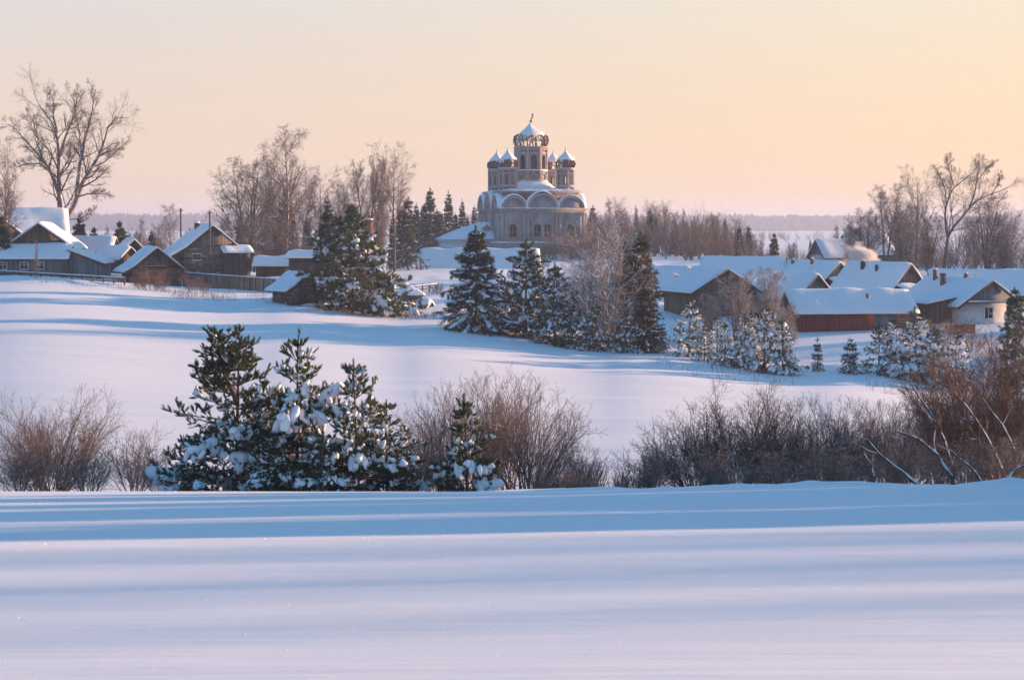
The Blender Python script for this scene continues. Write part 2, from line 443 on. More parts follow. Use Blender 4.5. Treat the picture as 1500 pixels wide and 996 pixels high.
def grow(par, n, rng, t0=.25, t1=1.0, ang=45, sd=10, lf=.5, fall=.55, trop=.1, wig=.12, rr=.62, rtip=.35, rmin=.004, K=5, minL=.05, keep=None, absL=None, flat=0.0):
    N = len(par['p'])
    idx = np.repeat(np.arange(N), n)
    s = (np.tile(np.arange(n), N) + rng.rand(N * n)) / n
    t = t0 + (t1 - t0) * s
    pos, tan, r = along(par, idx, t)
    az = np.tile(np.arange(n), N) * 2.399 + np.repeat(rng.rand(N) * 6.28, n) + rng.normal(0, .5, N * n)
    ref = np.where(np.abs(tan[:, 2:3]) > .9, np.array([[1., 0, 0]]), np.array([[0, 0, 1.]]))
    u = nrm(np.cross(tan, ref)); v = np.cross(u, tan)
    a = np.radians(np.clip(rng.normal(ang, sd, N * n), 5, 110))[:, None]
    perp = np.cos(az)[:, None] * u + np.sin(az)[:, None] * v * (1 - flat)
    d = nrm(tan * np.cos(a) + nrm(perp) * np.sin(a))
    base = par['L'][idx] if absL is None else absL
    L = base * lf * (1 - fall * s) * rng.uniform(.6, 1.2, N * n)
    pts = [pos]; step = (L / (K - 1))[:, None]
    for k in range(K - 1):
        d = nrm(d + np.array([0, 0, 1.]) * (trop if np.isscalar(trop) else trop[k]) + rng.normal(0, wig, d.shape))
        pts.append(pts[-1] + d * step)
    pts = np.stack(pts, 1)
    ra = np.maximum(np.minimum(r * rr, L * .035 + .002), rmin)
    tt = np.linspace(0, 1, K)[None]
    rad = np.maximum(ra[:, None] * (1 - tt * (1 - rtip)), rmin * .7)
    ok = L > minL
    if keep is not None: ok &= rng.rand(N * n) < (keep[idx] if hasattr(keep, '__len__') else keep)
    return dict(p=pts[ok], r=rad[ok], root=par['root'][idx][ok], L=L[ok])

def tubes_mesh(name, levels, mat, sides=(6, 4, 3, 3, 3), smooth=False):
    mb = MB()
    for l, sd in zip(levels, sides):
        if len(l['p']): V, F = tube_arrays(l['p'], l['r'], sd); mb.add(V, *F)
    return mb.mesh(name, mat, smooth)

def ico(sub):
    bm = bmesh.new(); bmesh.ops.create_icosphere(bm, subdivisions=sub, radius=1)
    V = np.array([v.co[:] for v in bm.verts]); bm.faces.ensure_lookup_table()
    F = np.array([[v.index for v in f.verts] for f in bm.faces]); bm.free()
    return V, F
ICO1, ICO2 = ico(1), ico(2)

def blobs(mb, pos, axis, size, rng, tmpl=ICO2, rough=.22):
    """ellipsoid lumps: pos (N,3), axis (N,3) the long direction, size (N,3) = along, across, up"""
    V, F = tmpl
    N = len(pos)
    if not N: return
    ax = nrm(np.asarray(axis, float))
    ref = np.where(np.abs(ax[:, 2:3]) > .95, np.array([[1., 0, 0]]), np.array([[0, 0, 1.]]))
    u = nrm(np.cross(ref, ax)); w = np.cross(ax, u)
    n = 1 + rough * rng.normal(0, 1, (N, 1)) * 0 + rough * np.sin(V[None, :, 0] * 3.1 + rng.rand(N, 1) * 6) * np.cos(V[None, :, 1] * 3.7 + rng.rand(N, 1) * 6)
    L = V[None] * size[:, None, :] * n[..., None]
    W = pos[:, None] + L[..., 0:1] * ax[:, None] + L[..., 1:2] * u[:, None] + L[..., 2:3] * w[:, None]
    mb.add(W.reshape(-1, 3), (F[None] + (np.arange(N) * len(V))[:, None, None]).reshape(-1, 3))

def tuft_template(n, L, nl, nw, rng, ang=(30, 55)):
    """a shoot along +z with n needle blades"""
    V = []
    for i in range(n):
        z = L * (i + .5) / n; a = 2.4 * i + rng.rand(); th = R(rng.uniform(*ang)) * (1 - .5 * i / n)
        d = np.array([math.cos(a) * math.sin(th), math.sin(a) * math.sin(th), math.cos(th)])
        s = np.array([-math.sin(a), math.cos(a), 0]) * nw / 2
        b = np.array([0, 0, z]); l = nl * rng.uniform(.8, 1.15)
        V += [b - s * .7, b + s * .7, b + d * l * .6 + s, b + d * l]
    V = np.array(V)
    F = np.array([[4 * i, 4 * i + 1, 4 * i + 2, 4 * i + 3] for i in range(n)])
    return V, F

def tufts(mb, pos, d, scale, rng, tmpl):
    V, F = tmpl; N = len(pos)
    if not N: return
    d = nrm(d); ref = nrm(rng.normal(0, 1, (N, 3)))
    u = nrm(np.cross(d, ref)); w = np.cross(d, u)
    W = pos[:, None] + scale[:, None, None] * (V[None, :, 0:1] * u[:, None] + V[None, :, 1:2] * w[:, None] + V[None, :, 2:3] * d[:, None])
    mb.add(W.reshape(-1, 3), (F[None] + (np.arange(N) * len(V))[:, None, None]).reshape(-1, F.shape[1]))

# A prototype is a list of (part name, mesh); place() hangs copies of it under an Empty
def place(proto, name, label, cat, loc, scale=1.0, rz=0.0, group=None, squash=1.0):
    o = thing(name, label, cat, loc, rz, group)
    o.scale = (scale * squash, scale * squash, scale)
    for pn, me in proto:
        if me is not None: link(pn, me, o)
    return o

# ---------------------------------------------------------------- bare trees
def bare_tree(seed, H, crown0=.25, spread=.42, n1=16, n2=9, n3=6, n4=3, ang=42, trop=.06, droop=0.0, trunk_mat='bark', twig_mat='twig', r0=None, forks=1, lean=.03, t4=True, rmin=.007, wig=.10, top=.35, fall=.62):
    rng = np.random.RandomState(seed)
    r0 = r0 or H * .014
    polys = []
    for f in range(forks):
        a = f * 2.4 + rng.rand(); off = .0 if forks == 1 else .13
        p = [[0, 0, -.4]]
        for k in range(1, 7):
            q = k / 6
            p.append([math.cos(a) * H * off * q + rng.normal(0, lean) * H * .2, math.sin(a) * H * off * q + rng.normal(0, lean) * H * .2, H * .93 * q])
        polys.append(p)
    tr = wood(polys, r0, r0 * .12, 8)
    l1 = grow(tr, n1, rng, crown0, .99, ang, 9, spread, fall, trop * 1.6, wig, .55, rmin=.015, K=6, absL=H * .93)
    l2 = grow(l1, n2, rng, .2, 1, 42, 12, .55, .45, trop - droop * .3, wig * 1.3, .6, rmin=.010)
    l3 = grow(l2, n3, rng, .15, 1, 42, 14, .55, .4, -droop, wig * 1.6, .65, rmin=rmin)
    lv = [l1, l2, l3]
    if n4: lv.append(grow(l3, n4, rng, .2, 1, 38, 14, .6, .4, -droop * 1.6, wig * 1.6, .8, rmin=rmin * .8, K=4))
    tm = tubes_mesh('trunk', [tr], M[trunk_mat], (8,), True)
    cm = tubes_mesh('crown', lv, M[twig_mat], (5, 3, 3, 3))
    return [('trunk', tm), ('crown', cm)]

def traced_tree(seed, limbs, s=1.0, n2=9, n3=7, n4=4, spread=.32, trunk_mat='barkpale', twig_mat='twig', rmin=.011, trop=.05):
    """limbs: (points, r0, r1): the big limbs one by one; twigs are grown along them"""
    rng = np.random.RandomState(seed)
    tr = wood([resample(l[0], 24)[:23] for l in limbs], [l[1] for l in limbs], [l[2] for l in limbs], 12, rng, .03)
    l1 = grow(tr, n2, rng, .30, 1.0, 40, 14, spread, .45, trop, .15, .5, rmin=.014, K=6)
    l2 = grow(l1, n3, rng, .2, 1, 40, 14, .58, .45, trop, .16, .6, rmin=.011)
    l3 = grow(l2, n4, rng, .2, 1, 40, 16, .65, .4, 0.03, .16, .7, rmin=rmin)
    return [('trunk', tubes_mesh('trunk', [tr], M[trunk_mat], (8,), True)), ('crown', tubes_mesh('crown', [l1, l2, l3], M[twig_mat], (4, 3, 3)))]

def bare_shrub(seed, H, W, stems, n1=9, n2=6, n3=3, mat='willow', r0=.028, ang=30, lean0=8, trop=.05, rmin=.0045, snow=False, lean_az=None, base=.35, group=3):
    """many stems out of one root; returned as `stem` parts, a few stems to a part"""
    rng = np.random.RandomState(seed)
    polys = []
    for i in range(stems):
        az = rng.rand() * 6.28 if lean_az is None else lean_az + rng.normal(0, .5)
        q = math.sqrt(rng.rand()); tilt = R(lean0) + q * math.atan2(W / 2, H)
        L = H * rng.uniform(.72, 1.05) * (1 - .25 * q)
        b = np.array([math.cos(az) * base * q, math.sin(az) * base * q, -.25])
        p = [b]; d = np.array([math.cos(az) * math.sin(tilt), math.sin(az) * math.sin(tilt), math.cos(tilt)])
        for k in range(6):
            d = nrm(d + np.array([0, 0, trop * .5]) + rng.normal(0, .11, 3)); p.append(p[-1] + d * L / 6)
        polys.append(p)
    tr = wood(polys, rng.uniform(.6, 1.1, stems) * r0, r0 * .22, 7)
    l1 = grow(tr, n1, rng, .18, 1, ang + 5, 12, .46, .45, trop, .13, .6, rmin=rmin * 1.5, K=5)
    l2 = grow(l1, n2, rng, .15, 1, ang + 6, 13, .55, .4, trop, .14, .7, rmin=rmin)
    lv = [tr, l1, l2]
    if n3: lv.append(grow(l2, n3, rng, .2, 1, ang, 10, .6, .4, trop, .1, .8, rmin=rmin * .9, K=4))
    out = []
    for g in range(0, stems, group):
        mb = MB()
        for l, sd in zip(lv, (5, 3, 3, 3)):
            sel = (l['root'] >= g) & (l['root'] < g + group)
            if sel.any(): V, F = tube_arrays(l['p'][sel], l['r'][sel], sd); mb.add(V, *F)
        out.append(('stem', mb.mesh('stem', M[mat])))
    return out

# ---------------------------------------------------------------- pines
def pine_tree(seed, H, W, whorls=12, per=6, n2=8, n3=3, needles=16, nl=.095, nw=.013, snow=1.0, lumps=1.0, crown0=.04, top_bare=.22, forks=None, tw=1.0, up=.10, dens=3, snowband=(.12, .75), mat='pine', detail=ICO2):
    """a young open pine: whorls of limbs, brush-like shoots, snow packed in finger-shaped lumps"""
    rng = np.random.RandomState(seed)
    leaders = forks or [[[0, 0, -.4], [rng.normal(0, .05), rng.normal(0, .05), H * .5], [rng.normal(0, .08), rng.normal(0, .08), H]]]
    tr = wood(leaders, H * .016, .014, 8, rng, .02)
    polys = []; rad = []
    for li, ld in enumerate(leaders):
        line = resample(ld, 40)
        zz = line[:, 2]
        nw_ = whorls if li == 0 else max(4, int(whorls * .5))
        c0 = crown0 if li == 0 else max(crown0, .45)
        for k in range(nw_):
            q = (c0 + (1 - c0) * (k + rng.uniform(-.25, .25)) / nw_)
            q = min(max(q, .02), .985); b = line[int(q * 39)]
            env = (1 - q) ** .80 * (W / 2) * (1.0 if q > .12 else .92) * (1 if li == 0 else .55) + .16
            for j in range(per if q < .7 else max(4, per - 1)):
                if rng.rand() < .10: continue
                az = 6.28 * (j + rng.uniform(-.3, .3)) / per + k * .9
                L = env * rng.uniform(.42, 1.15)
                el = R(-6 + 60 * q ** 1.4 + rng.normal(0, 7))
                d = np.array([math.cos(az) * math.cos(el), math.sin(az) * math.cos(el), math.sin(el)]); p = [b]
                sag = .10 * (1 - q) ** 1.5
                for m in range(5):
                    d = nrm(d + np.array([0, 0, up * (m - 1.2) * .5 - sag]) + rng.normal(0, .06, 3)); p.append(p[-1] + d * L / 5)
                polys.append(p); rad.append(.010 + .012 * L)
    br = wood(polys, np.array(rad), .006, 6)
    Lm = np.percentile(br['L'], 80)
    l2 = grow(br, n2, rng, .20, 1, 48, 9, .40, .55, .14, .10, .6, rmin=.005, K=4, flat=.45, minL=.10, keep=np.clip(br['L'] / Lm * 1.1, .35, 1))
    l3 = grow(l2, n3, rng, .25, .9, 42, 10, .50, .3, .18, .1, .7, rmin=.004, K=4, minL=.13)
    mb = MB(); T = tuft_template(needles, .13, nl, nw, rng)
    def shoots(l, t0, n):
        N = len(l['p']); idx = np.repeat(np.arange(N), n); t = t0 + (1 - t0) * (np.tile(np.arange(n), N) + rng.rand(N * n)) / n
        p, d, _ = along(l, idx, t); d = nrm(d + np.array([0, 0, .35]) + rng.normal(0, .18, d.shape))
        tufts(mb, p, d, rng.uniform(.8, 1.25, N * n) * tw, rng, T)
    shoots(l3, .15, dens); shoots(l2, .25, dens + 1); shoots(br, .25, 10); shoots(tr, .84, 14)
    parts = [('trunk', tubes_mesh('trunk', [tr], M['pinebark'], (7,), True)),
             ('branch', tubes_mesh('branch', [br, l2, l3], M['pinebark'], (4, 3, 3))),
             ('foliage', mb.mesh('foliage', M[mat]))]
    if snow > 0:
        sb = MB()
        z = br['p'][:, 3, 2] / H
        prob = np.clip((z - snowband[0] + .25) / .25, .25, 1) * np.clip((snowband[1] - z) / .12, 0.0, 1)
        kL = np.clip(br['L'] / (W * .32), .35, 1.15)
        sel = np.where(rng.rand(len(z)) < snow * prob)[0]
        if len(sel):
            n = 5; idx = np.repeat(sel, n); t = np.tile(np.linspace(.45, 1.0, n), len(sel)) + rng.uniform(-.06, .06, len(idx))
            p, d, _ = along(br, idx, np.clip(t, 0, 1))
            k = rng.uniform(.55, 1.25, len(idx)) * lumps * np.repeat(rng.uniform(.6, 1.25, len(sel)) * kL[sel], n)
            p = p + np.array([0, 0, .05 * lumps + .05 * (tw - 1)]) + rng.normal(0, .03, p.shape)
            blobs(sb, p, d + rng.normal(0, .15, d.shape), np.stack([.17 * k, .105 * k, .085 * k], 1), rng, detail)
            # fingers that hang off the loaded tips
            m = 5; idf = np.repeat(sel, m); tf = rng.uniform(.5, 1.02, len(idf)); p, d, _ = along(br, idf, np.clip(tf, 0, 1))
            side = np.cross(d, [0, 0, 1.]); p = p + nrm(side) * rng.normal(0, .16, (len(p), 1)) * lumps + np.array([0, 0, -.05]) * lumps
            k = rng.uniform(.5, 1.2, len(idf)) * lumps * kL[idf]
            hang = nrm(d * .55 + np.array([0, 0, -1.0]) + rng.normal(0, .25, d.shape))
            blobs(sb, p, hang, np.stack([.19 * k, .085 * k, .085 * k], 1), rng, detail)
            # caps on the side shoots of the loaded limbs
            s2 = np.where(np.isin(np.repeat(np.arange(len(br['p'])), n2)[:len(l2['p'])], sel) & (rng.rand(len(l2['p'])) < .7))[0]
            if len(s2):
                q = l2['p'][s2, 2] + np.array([0, 0, .035]); dd = l2['p'][s2, 3] - l2['p'][s2, 1]
                k = rng.uniform(.4, 1.0, len(s2)) * lumps
                blobs(sb, q, dd, np.stack([.13 * k, .065 * k, .05 * k], 1), rng, detail)
        # dusting on other shoots
        s3 = np.where(rng.rand(len(l2['p'])) < .42 * snow)[0]
        q = l2['p'][s3, 2] + np.array([0, 0, .035 + .04 * (tw - 1)]); dd = l2['p'][s3, 3] - l2['p'][s3, 1]; k = rng.uniform(.35, .8, len(s3)) * lumps
        blobs(sb, q, dd, np.stack([.14 * k, .045 * k, .035 * k], 1), rng, detail)
        parts.append(('snow_on_foliage', sb.mesh('snow_on_foliage', M['snow'], True)))
    return parts

# ---------------------------------------------------------------- spruces
def spruce_tree(seed, H, W, whorls=18, per=8, n2=9, needles=10, nl=.30, nw=.07, snow=.6, lumps=1.0, crown0=.03, power=.9, tw=1.0, droop=.10, mat='spruce', dens=3, tip=.06, detail=ICO1, hang=True, broken_top=False):
    rng = np.random.RandomState(seed)
    tr = wood([[[0, 0, -.4], [rng.normal(0, .06), rng.normal(0, .06), H * .5], [0, 0, H]]], H * .013, .02 if not broken_top else H * .012, 8)
    polys = []; rad = []
    for k in range(whorls):
        q = crown0 + (1 - tip - crown0) * (k + rng.uniform(-.3, .3)) / (whorls - 1); q = min(max(q, .01), .985)
        env = (W / 2) * max(.06, (1 - q) ** power) * rng.uniform(.82, 1.1)
        for j in range(per if q < .8 else max(4, per - 2)):
            az = 6.28 * (j + rng.uniform(-.35, .35)) / per + k * 1.3
            L = env * rng.uniform(.5, 1.22); el = R(-14 + 50 * q ** 2 + rng.normal(0, 6))
            d = np.array([math.cos(az) * math.cos(el), math.sin(az) * math.cos(el), math.sin(el)]); p = [[0, 0, q * H]]
            for m in range(5):
                d = nrm(d + np.array([0, 0, (-droop if m < 3 else droop * 1.3)]) + rng.normal(0, .04, 3)); p.append(np.array(p[-1]) + d * L / 5)
            polys.append(p); rad.append(.012 + .010 * L)
    br = wood(polys, np.array(rad), .008, 6)
    l2 = grow(br, n2, rng, .12, 1, 52, 8, .38, .55, -.06, .08, .6, rmin=.006, K=4, flat=.65)
    mb = MB(); T = tuft_template(needles, .34, nl, nw, rng, (28, 60))
    def shoots(l, t0, n, bias):
        N = len(l['p']); idx = np.repeat(np.arange(N), n); t = t0 + (1 - t0) * (np.tile(np.arange(n), N) + rng.rand(N * n)) / n
        p, d, _ = along(l, idx, t); d = nrm(d + np.array([0, 0, bias]) + rng.normal(0, .22, d.shape))
        tufts(mb, p, d, rng.uniform(.7, 1.2, N * n) * tw, rng, T)
    shoots(l2, .2, dens, -.25 if hang else .1); shoots(br, .3, 4, -.1); shoots(tr, .93, 6, .6)
    parts = [('trunk', tubes_mesh('trunk', [tr], M['bark'], (6,), True)), ('branch', tubes_mesh('branch', [br], M['bark'], (3,))), ('foliage', mb.mesh('foliage', M[mat]))]
    if snow > 0:
        sb = MB()
        z = br['p'][:, 2, 2] / H
        sel = np.where(rng.rand(len(z)) < snow * np.clip(1.25 - z, .2, 1))[0]
        n = 4; idx = np.repeat(sel, n); t = np.tile(np.linspace(.38, .95, n), len(sel)) + rng.uniform(-.05, .05, len(idx))
        p, d, _ = along(br, idx, np.clip(t, 0, 1)); Lb = br['L'][idx]
        k = rng.uniform(.5, 1.15, len(idx)) * lumps
        p = p + np.array([0, 0, .13]) * lumps * tw
        blobs(sb, p, d + rng.normal(0, .06, d.shape), np.stack([np.clip(.17 * Lb, .12, .5) * k, np.clip(.075 * Lb, .06, .2) * k, .07 * k * np.clip(Lb, .5, 1.4)], 1), rng, detail)
        s2 = np.where(rng.rand(len(l2['p'])) < .34 * snow)[0]
        q = l2['p'][s2, 2] + np.array([0, 0, .11 * tw]); dd = l2['p'][s2, 3] - l2['p'][s2, 1]; k = rng.uniform(.4, 1.1, len(s2)) * lumps
        blobs(sb, q, dd, np.stack([.20 * k, .09 * k, .06 * k], 1) * tw, rng, detail)
        parts.append(('snow_on_foliage', sb.mesh('snow_on_foliage', M['snow'], True)))
    return parts
# ================================================================= buildings
_snow_n = [0]
def snow_slab(parent, section, y0, y1, thick=.28, name='snow_cover', ny=14, amp=.11, seed=None, mat='snow'):
    """snow lying on a roof: section = points (x,z) of the roof surface from eave to eave; thick at the middle, rounded at the eaves"""
    _snow_n[0] += 1; sd = _snow_n[0] * 3.7 if seed is None else seed
    pts = [np.array(section[0], float)]
    for a, b in zip(section[:-1], section[1:]):
        a, b = np.array(a, float), np.array(b, float); n = max(2, int(np.linalg.norm(b - a) / .35))
        for k in range(1, n + 1): pts.append(a + (b - a) * k / n)
    pts = np.array(pts); K = len(pts)
    ys = np.linspace(y0, y1, ny); e = np.minimum(np.arange(K), K - 1 - np.arange(K)) / 1.6
    prof = np.sqrt(np.clip(e, 0, 1) * (2 - np.clip(e, 0, 1)))
    # smoothed ridge
    z = pts[:, 1].copy(); zs = z.copy(); zs[1:-1] = (z[:-2] + 2 * z[1:-1] + z[2:]) / 4; zs[1:-1] = np.maximum(zs[1:-1], z[1:-1] - .05)
    V = []
    for j, y in enumerate(ys):
        ed = .55 if j in (0, ny - 1) else 1.0
        h = thick * (.35 + .65 * prof) * ed * (1 + 1.2 * vnoise(pts[:, 0] / 1.7 + sd, np.full(K, y / 1.9 + sd)) * .6) + amp * vnoise(pts[:, 0] / .9 + sd, np.full(K, y / .8))
        h = np.maximum(h, .05)
        V += [[pts[k, 0], y, zs[k] + h[k]] for k in range(K)]
    n0 = len(V)
    for y in ys: V += [[pts[k, 0], y, pts[k, 1] + .006] for k in range(K)]
    F = []
    for j in range(ny - 1):
        for k in range(K - 1):
            a = j * K + k
            F.append([a, a + 1, a + K + 1, a + K]); a += n0; F.append([a + K, a + K + 1, a + 1, a])
        a, b = j * K, j * K + n0; F.append([a, a + K, b + K, b]); a += K - 1; b += K - 1; F.append([a + K, a, b, b + K])
    for k in range(K - 1):
        a, b = k, k + n0; F.append([a + 1, a, b, b + 1]); a += (ny - 1) * K; b += (ny - 1) * K; F.append([a, a + 1, b + 1, b])
    mb = MB().add(V, F)
    return mb.build(name, M[mat], parent, True)

def roof_slab(parent, section, y0, y1, t=.10, mat='darkwood'):
    top = [(x, z) for x, z in section]; bot = [(x, z - t) for x, z in section]
    mb = MB()
    for (a, b), (c, d) in zip(zip(top[:-1], top[1:]), zip(bot[:-1], bot[1:])):
        mb.prism([a, b, d, c], y0, y1)
    return mb.build('roof', M[mat], parent)

def log_box(W, L, hw, base, dz=.24):
    mb = MB(); n = int((hw + base) / dz)
    for k in range(n):
        z = -base + (k + .5) * dz
        for y in (-L / 2, L / 2): mb.bar((-W / 2 - .22, y, z), (W / 2 + .22, y, z), dz * .55, 8)
        for x in (-W / 2, W / 2): mb.bar((x, -L / 2 - .22, z + dz * .5 - .004), (x, L / 2 + .22, z + dz * .5 - .004), dz * .53, 8)
    return mb

def window(parent, c, w, h, side='front', frame='trim', bars=1, cross=True, glass='glass', wall_t=.0):
    """frame proud of the wall, glass set back inside it; c = centre on the wall's face (local)"""
    fb = MB(); f = .09; d = .12
    rz = {'front': 0, 'left': math.pi / 2, 'right': -math.pi / 2}[side]
    o = np.array(c, float)
    def bx(mb, x, z, sx, sz, dy, sy):
        q = np.array([x, dy, z]); co, si = math.cos(-rz), math.sin(-rz)
        if side == 'left': q = np.array([dy, -x, z])
        elif side == 'right': q = np.array([-dy, x, z])
        s = (sx, sy, sz) if side == 'front' else (sy, sx, sz)
        mb.box(o + q, s)
    bx(fb, -w / 2, 0, f, h + f, -.03, d); bx(fb, w / 2, 0, f, h + f, -.03, d)
    bx(fb, 0, h / 2, w - f, f, -.031, d); bx(fb, 0, -h / 2, w - f + .02, f * 1.3, -.05, d * 1.4)
    for k in range(bars):
        x = -w / 2 + w * (k + 1) / (bars + 1); bx(fb, x, 0, .05, h - f, -.02, .07)
    if cross: bx(fb, 0, h * .18, w - f, .045, -.015, .06)
    fr = fb.build('window', M[frame], parent)
    gb = MB(); bx(gb, 0, 0, w - f, h - f, -.005, .03); gb.build('pane', M[glass], fr)
    return fr

def chimney(parent, x, y, z, h, w=.5, mat='brick', cap=True):
    mb = MB(); mb.box((x, y, z + h / 2), (w, w, h))
    if w > .4:
        mb.box((x, y, z + h - .13), (w * 1.22, w * 1.22, .14)); mb.box((x, y, z + h + .05), (w * .6, w * .6, .12))
    c = mb.build('chimney', M[mat], parent)
    if cap:
        sb = MB(); V, F = ICO2; sb.add(V * np.array([w * .62, w * .62, .13]) + np.array([x, y, z + h + .07]), F); sb.build('snow_cap', M['snow'], c, True)
    return c

def house(name, label, cat, px, Y, base_py, ang, W, L, hw, hr, wall='greywood', gable=None, over=.45, gover=.4, snow=.3, ridge=0.0, log=False, windows=(), chimneys=(), group=None, eaveL=0.0, eaveR=0.0, z=None, roofmat='darkwood', sag=.0, hole=None):
    """gabled building; the gable end is the front (local -y), turned ang degrees: positive shows its left flank"""
    p = P(px, base_py, Y)
    t = thing(name, label, cat, p, R(ang), group)
    base = 1.6
    if log: log_box(W, L, hw, base).build('wall', M[wall], t)
    else: MB().box((0, 0, (hw - base) / 2), (W, L, hw + base)).build('wall', M[wall], t)
    sl_l = hr / (W / 2 + ridge); sl_r = hr / (W / 2 - ridge)
    gm = M[gable or wall]
    for s in (-1, 1):
        y = s * (L / 2 - .06); gb = MB()
        gb.prism([(-W / 2 + .01, hw + .004), (W / 2 - .01, hw + .004), (ridge, hw + hr - .12)], y - .05, y + .05)
        g = gb.build('gable', gm, t)
        if s < 0 and hole:
            hx, hz, hwid, hh = hole; q = MB(); q.box((hx, y - .06, hz), (hwid, .04, hh)); q.build('hatch', M['hollow'], g)
    dl, dr = over + eaveL, over + eaveR
    sec = [(-W / 2 - dl, hw - sl_l * dl * (1 if eaveL == 0 else .7)), (ridge, hw + hr), (W / 2 + dr, hw - sl_r * dr * (1 if eaveR == 0 else .7))]
    if eaveL: sec.insert(1, (-W / 2, hw))
    if eaveR: sec.insert(len(sec) - 1, (W / 2, hw))
    rf = roof_slab(t, sec, -L / 2 - gover, L / 2 + gover, .10, roofmat)
    ov = .10
    sn = [(sec[0][0] - ov, sec[0][1] - ov * .3)] + sec[1:-1] + [(sec[-1][0] + ov, sec[-1][1] - ov * .3)]
    snow_slab(rf, sn, -L / 2 - gover - .06, L / 2 + gover + .06, snow, ny=max(10, int(L / .6)))
    # barge boards under the snow of the front gable
    bb = MB()
    for a, b in zip(sec[:-1], sec[1:]):
        a3 = np.array([a[0], -L / 2 - gover - .03, a[1] - .12]); b3 = np.array([b[0], -L / 2 - gover - .03, b[1] - .12]); bb.bar(a3, b3, .10, 4)
    bb.build('barge_board', M['darkwood'], rf)
    for w in windows: window(t, *w)
    for (x, y, h, *r) in chimneys:
        zz = hw + hr - (abs(x - ridge)) * (sl_l if x < ridge else sl_r) - .1
        chimney(t, x, y, zz, h, *(r or []))
    return t

def lean_to(parent, x0, x1, y0, y1, zh, zl, side='front', wall='greywood', base=1.6, snow=.28, windows=()):
    """shed roof against a wall. side front: high edge at y1, low at y0; side right: high edge at x0, low at x1"""
    mb = MB()
    if side == 'front':
        V = [[x0, y0, -base], [x1, y0, -base], [x1, y1, -base], [x0, y1, -base], [x0, y0, zl - .1], [x1, y0, zl - .1], [x1, y1, zh - .1], [x0, y1, zh - .1]]
    else:
        V = [[x0, y0, -base], [x1, y0, -base], [x1, y1, -base], [x0, y1, -base], [x0, y0, zh - .1], [x1, y0, zl - .1], [x1, y1, zl - .1], [x0, y1, zh - .1]]
    mb.add(V, [[0, 3, 2, 1], [4, 5, 6, 7], [0, 1, 5, 4], [1, 2, 6, 5], [2, 3, 7, 6], [3, 0, 4, 7]])
    a = mb.build('annex_wall', M[wall], parent)
    if side == 'front':
        h = bpy.data.objects.new('annex_roof', None)
        s = (zh - zl) / (y1 - y0); yl = y0 - .4; z2 = zl - s * .4
        rb = MB(); rb.add([[x0 - .3, yl, z2], [x1 + .3, yl, z2], [x1 + .3, y1, zh], [x0 - .3, y1, zh], [x0 - .3, yl, z2 - .08], [x1 + .3, yl, z2 - .08], [x1 + .3, y1, zh - .08], [x0 - .3, y1, zh - .08]], [[0, 1, 2, 3], [7, 6, 5, 4], [0, 4, 5, 1], [1, 5, 6, 2], [2, 6, 7, 3], [3, 7, 4, 0]])
        r = rb.build('annex_roof', M['darkwood'], parent)
        sb = snow_slab(r, [(-y1, zh), (-yl + .08, z2 - .03)], x0 - .35, x1 + .35, snow)
        # section was built along x: turn it so that the slab's axis is x
        me = sb.data; n = len(me.vertices); co = np.empty(n * 3, np.float32); me.vertices.foreach_get('co', co); co = co.reshape(-1, 3)
        co = np.stack([co[:, 1], -co[:, 0], co[:, 2]], 1); me.vertices.foreach_set('co', co.ravel()); me.update()
    else:
        s = (zh - zl) / (x1 - x0); xl = x1 + .4; z2 = zl - s * .4
        r = roof_slab(parent, [(x0, zh), (xl, z2)], y0 - .3, y1 + .3); r.name = 'annex_roof'
        snow_slab(r, [(x0, zh), (xl + .1, z2 - .03)], y0 - .36, y1 + .36, snow)
    for w in windows: window(parent, *w)
    return a

def arch_wall(mb, wb, x0, x1, z0, z1, openings, xf, depth=.55, seg=8):
    """a wall face x0..x1, z0..z1 with round-arched openings (cx, w, sill, spring); mb takes face and reveals, wb the dark backs"""
    xs = x0
    for cx, w, sill, spring in sorted(openings):
        l, r = cx - w / 2, cx + w / 2
        mb.add(xf(np.array([[xs, 0, z0], [l, 0, z0], [l, 0, z1], [xs, 0, z1]])), [[0, 1, 2, 3]])
        mb.add(xf(np.array([[l, 0, z0], [r, 0, z0], [r, 0, sill], [l, 0, sill]])), [[0, 1, 2, 3]])
        A = np.linspace(math.pi, 0, seg + 1)
        arc = np.array([[cx + w / 2 * math.cos(a), 0, spring + w / 2 * math.sin(a)] for a in A])
        top = arc.copy(); top[:, 2] = z1
        V = np.concatenate([arc, top]); k = seg + 1
        mb.add(xf(V), [[i, i + 1, i + 1 + k, i + k] for i in range(seg)])
        out = np.concatenate([[[l, 0, sill]], arc, [[r, 0, sill]]]); inn = out + np.array([0, depth, 0]); k = len(out)
        mb.add(xf(np.concatenate([out, inn])), [[i, i + k, (i + 1) % k + k, (i + 1) % k] for i in range(k)])
        if wb is not None: wb.append((xf(inn), [list(range(k))]))
        xs = r
    mb.add(xf(np.array([[xs, 0, z0], [x1, 0, z0], [x1, 0, z1], [xs, 0, z1]])), [[0, 1, 2, 3]])

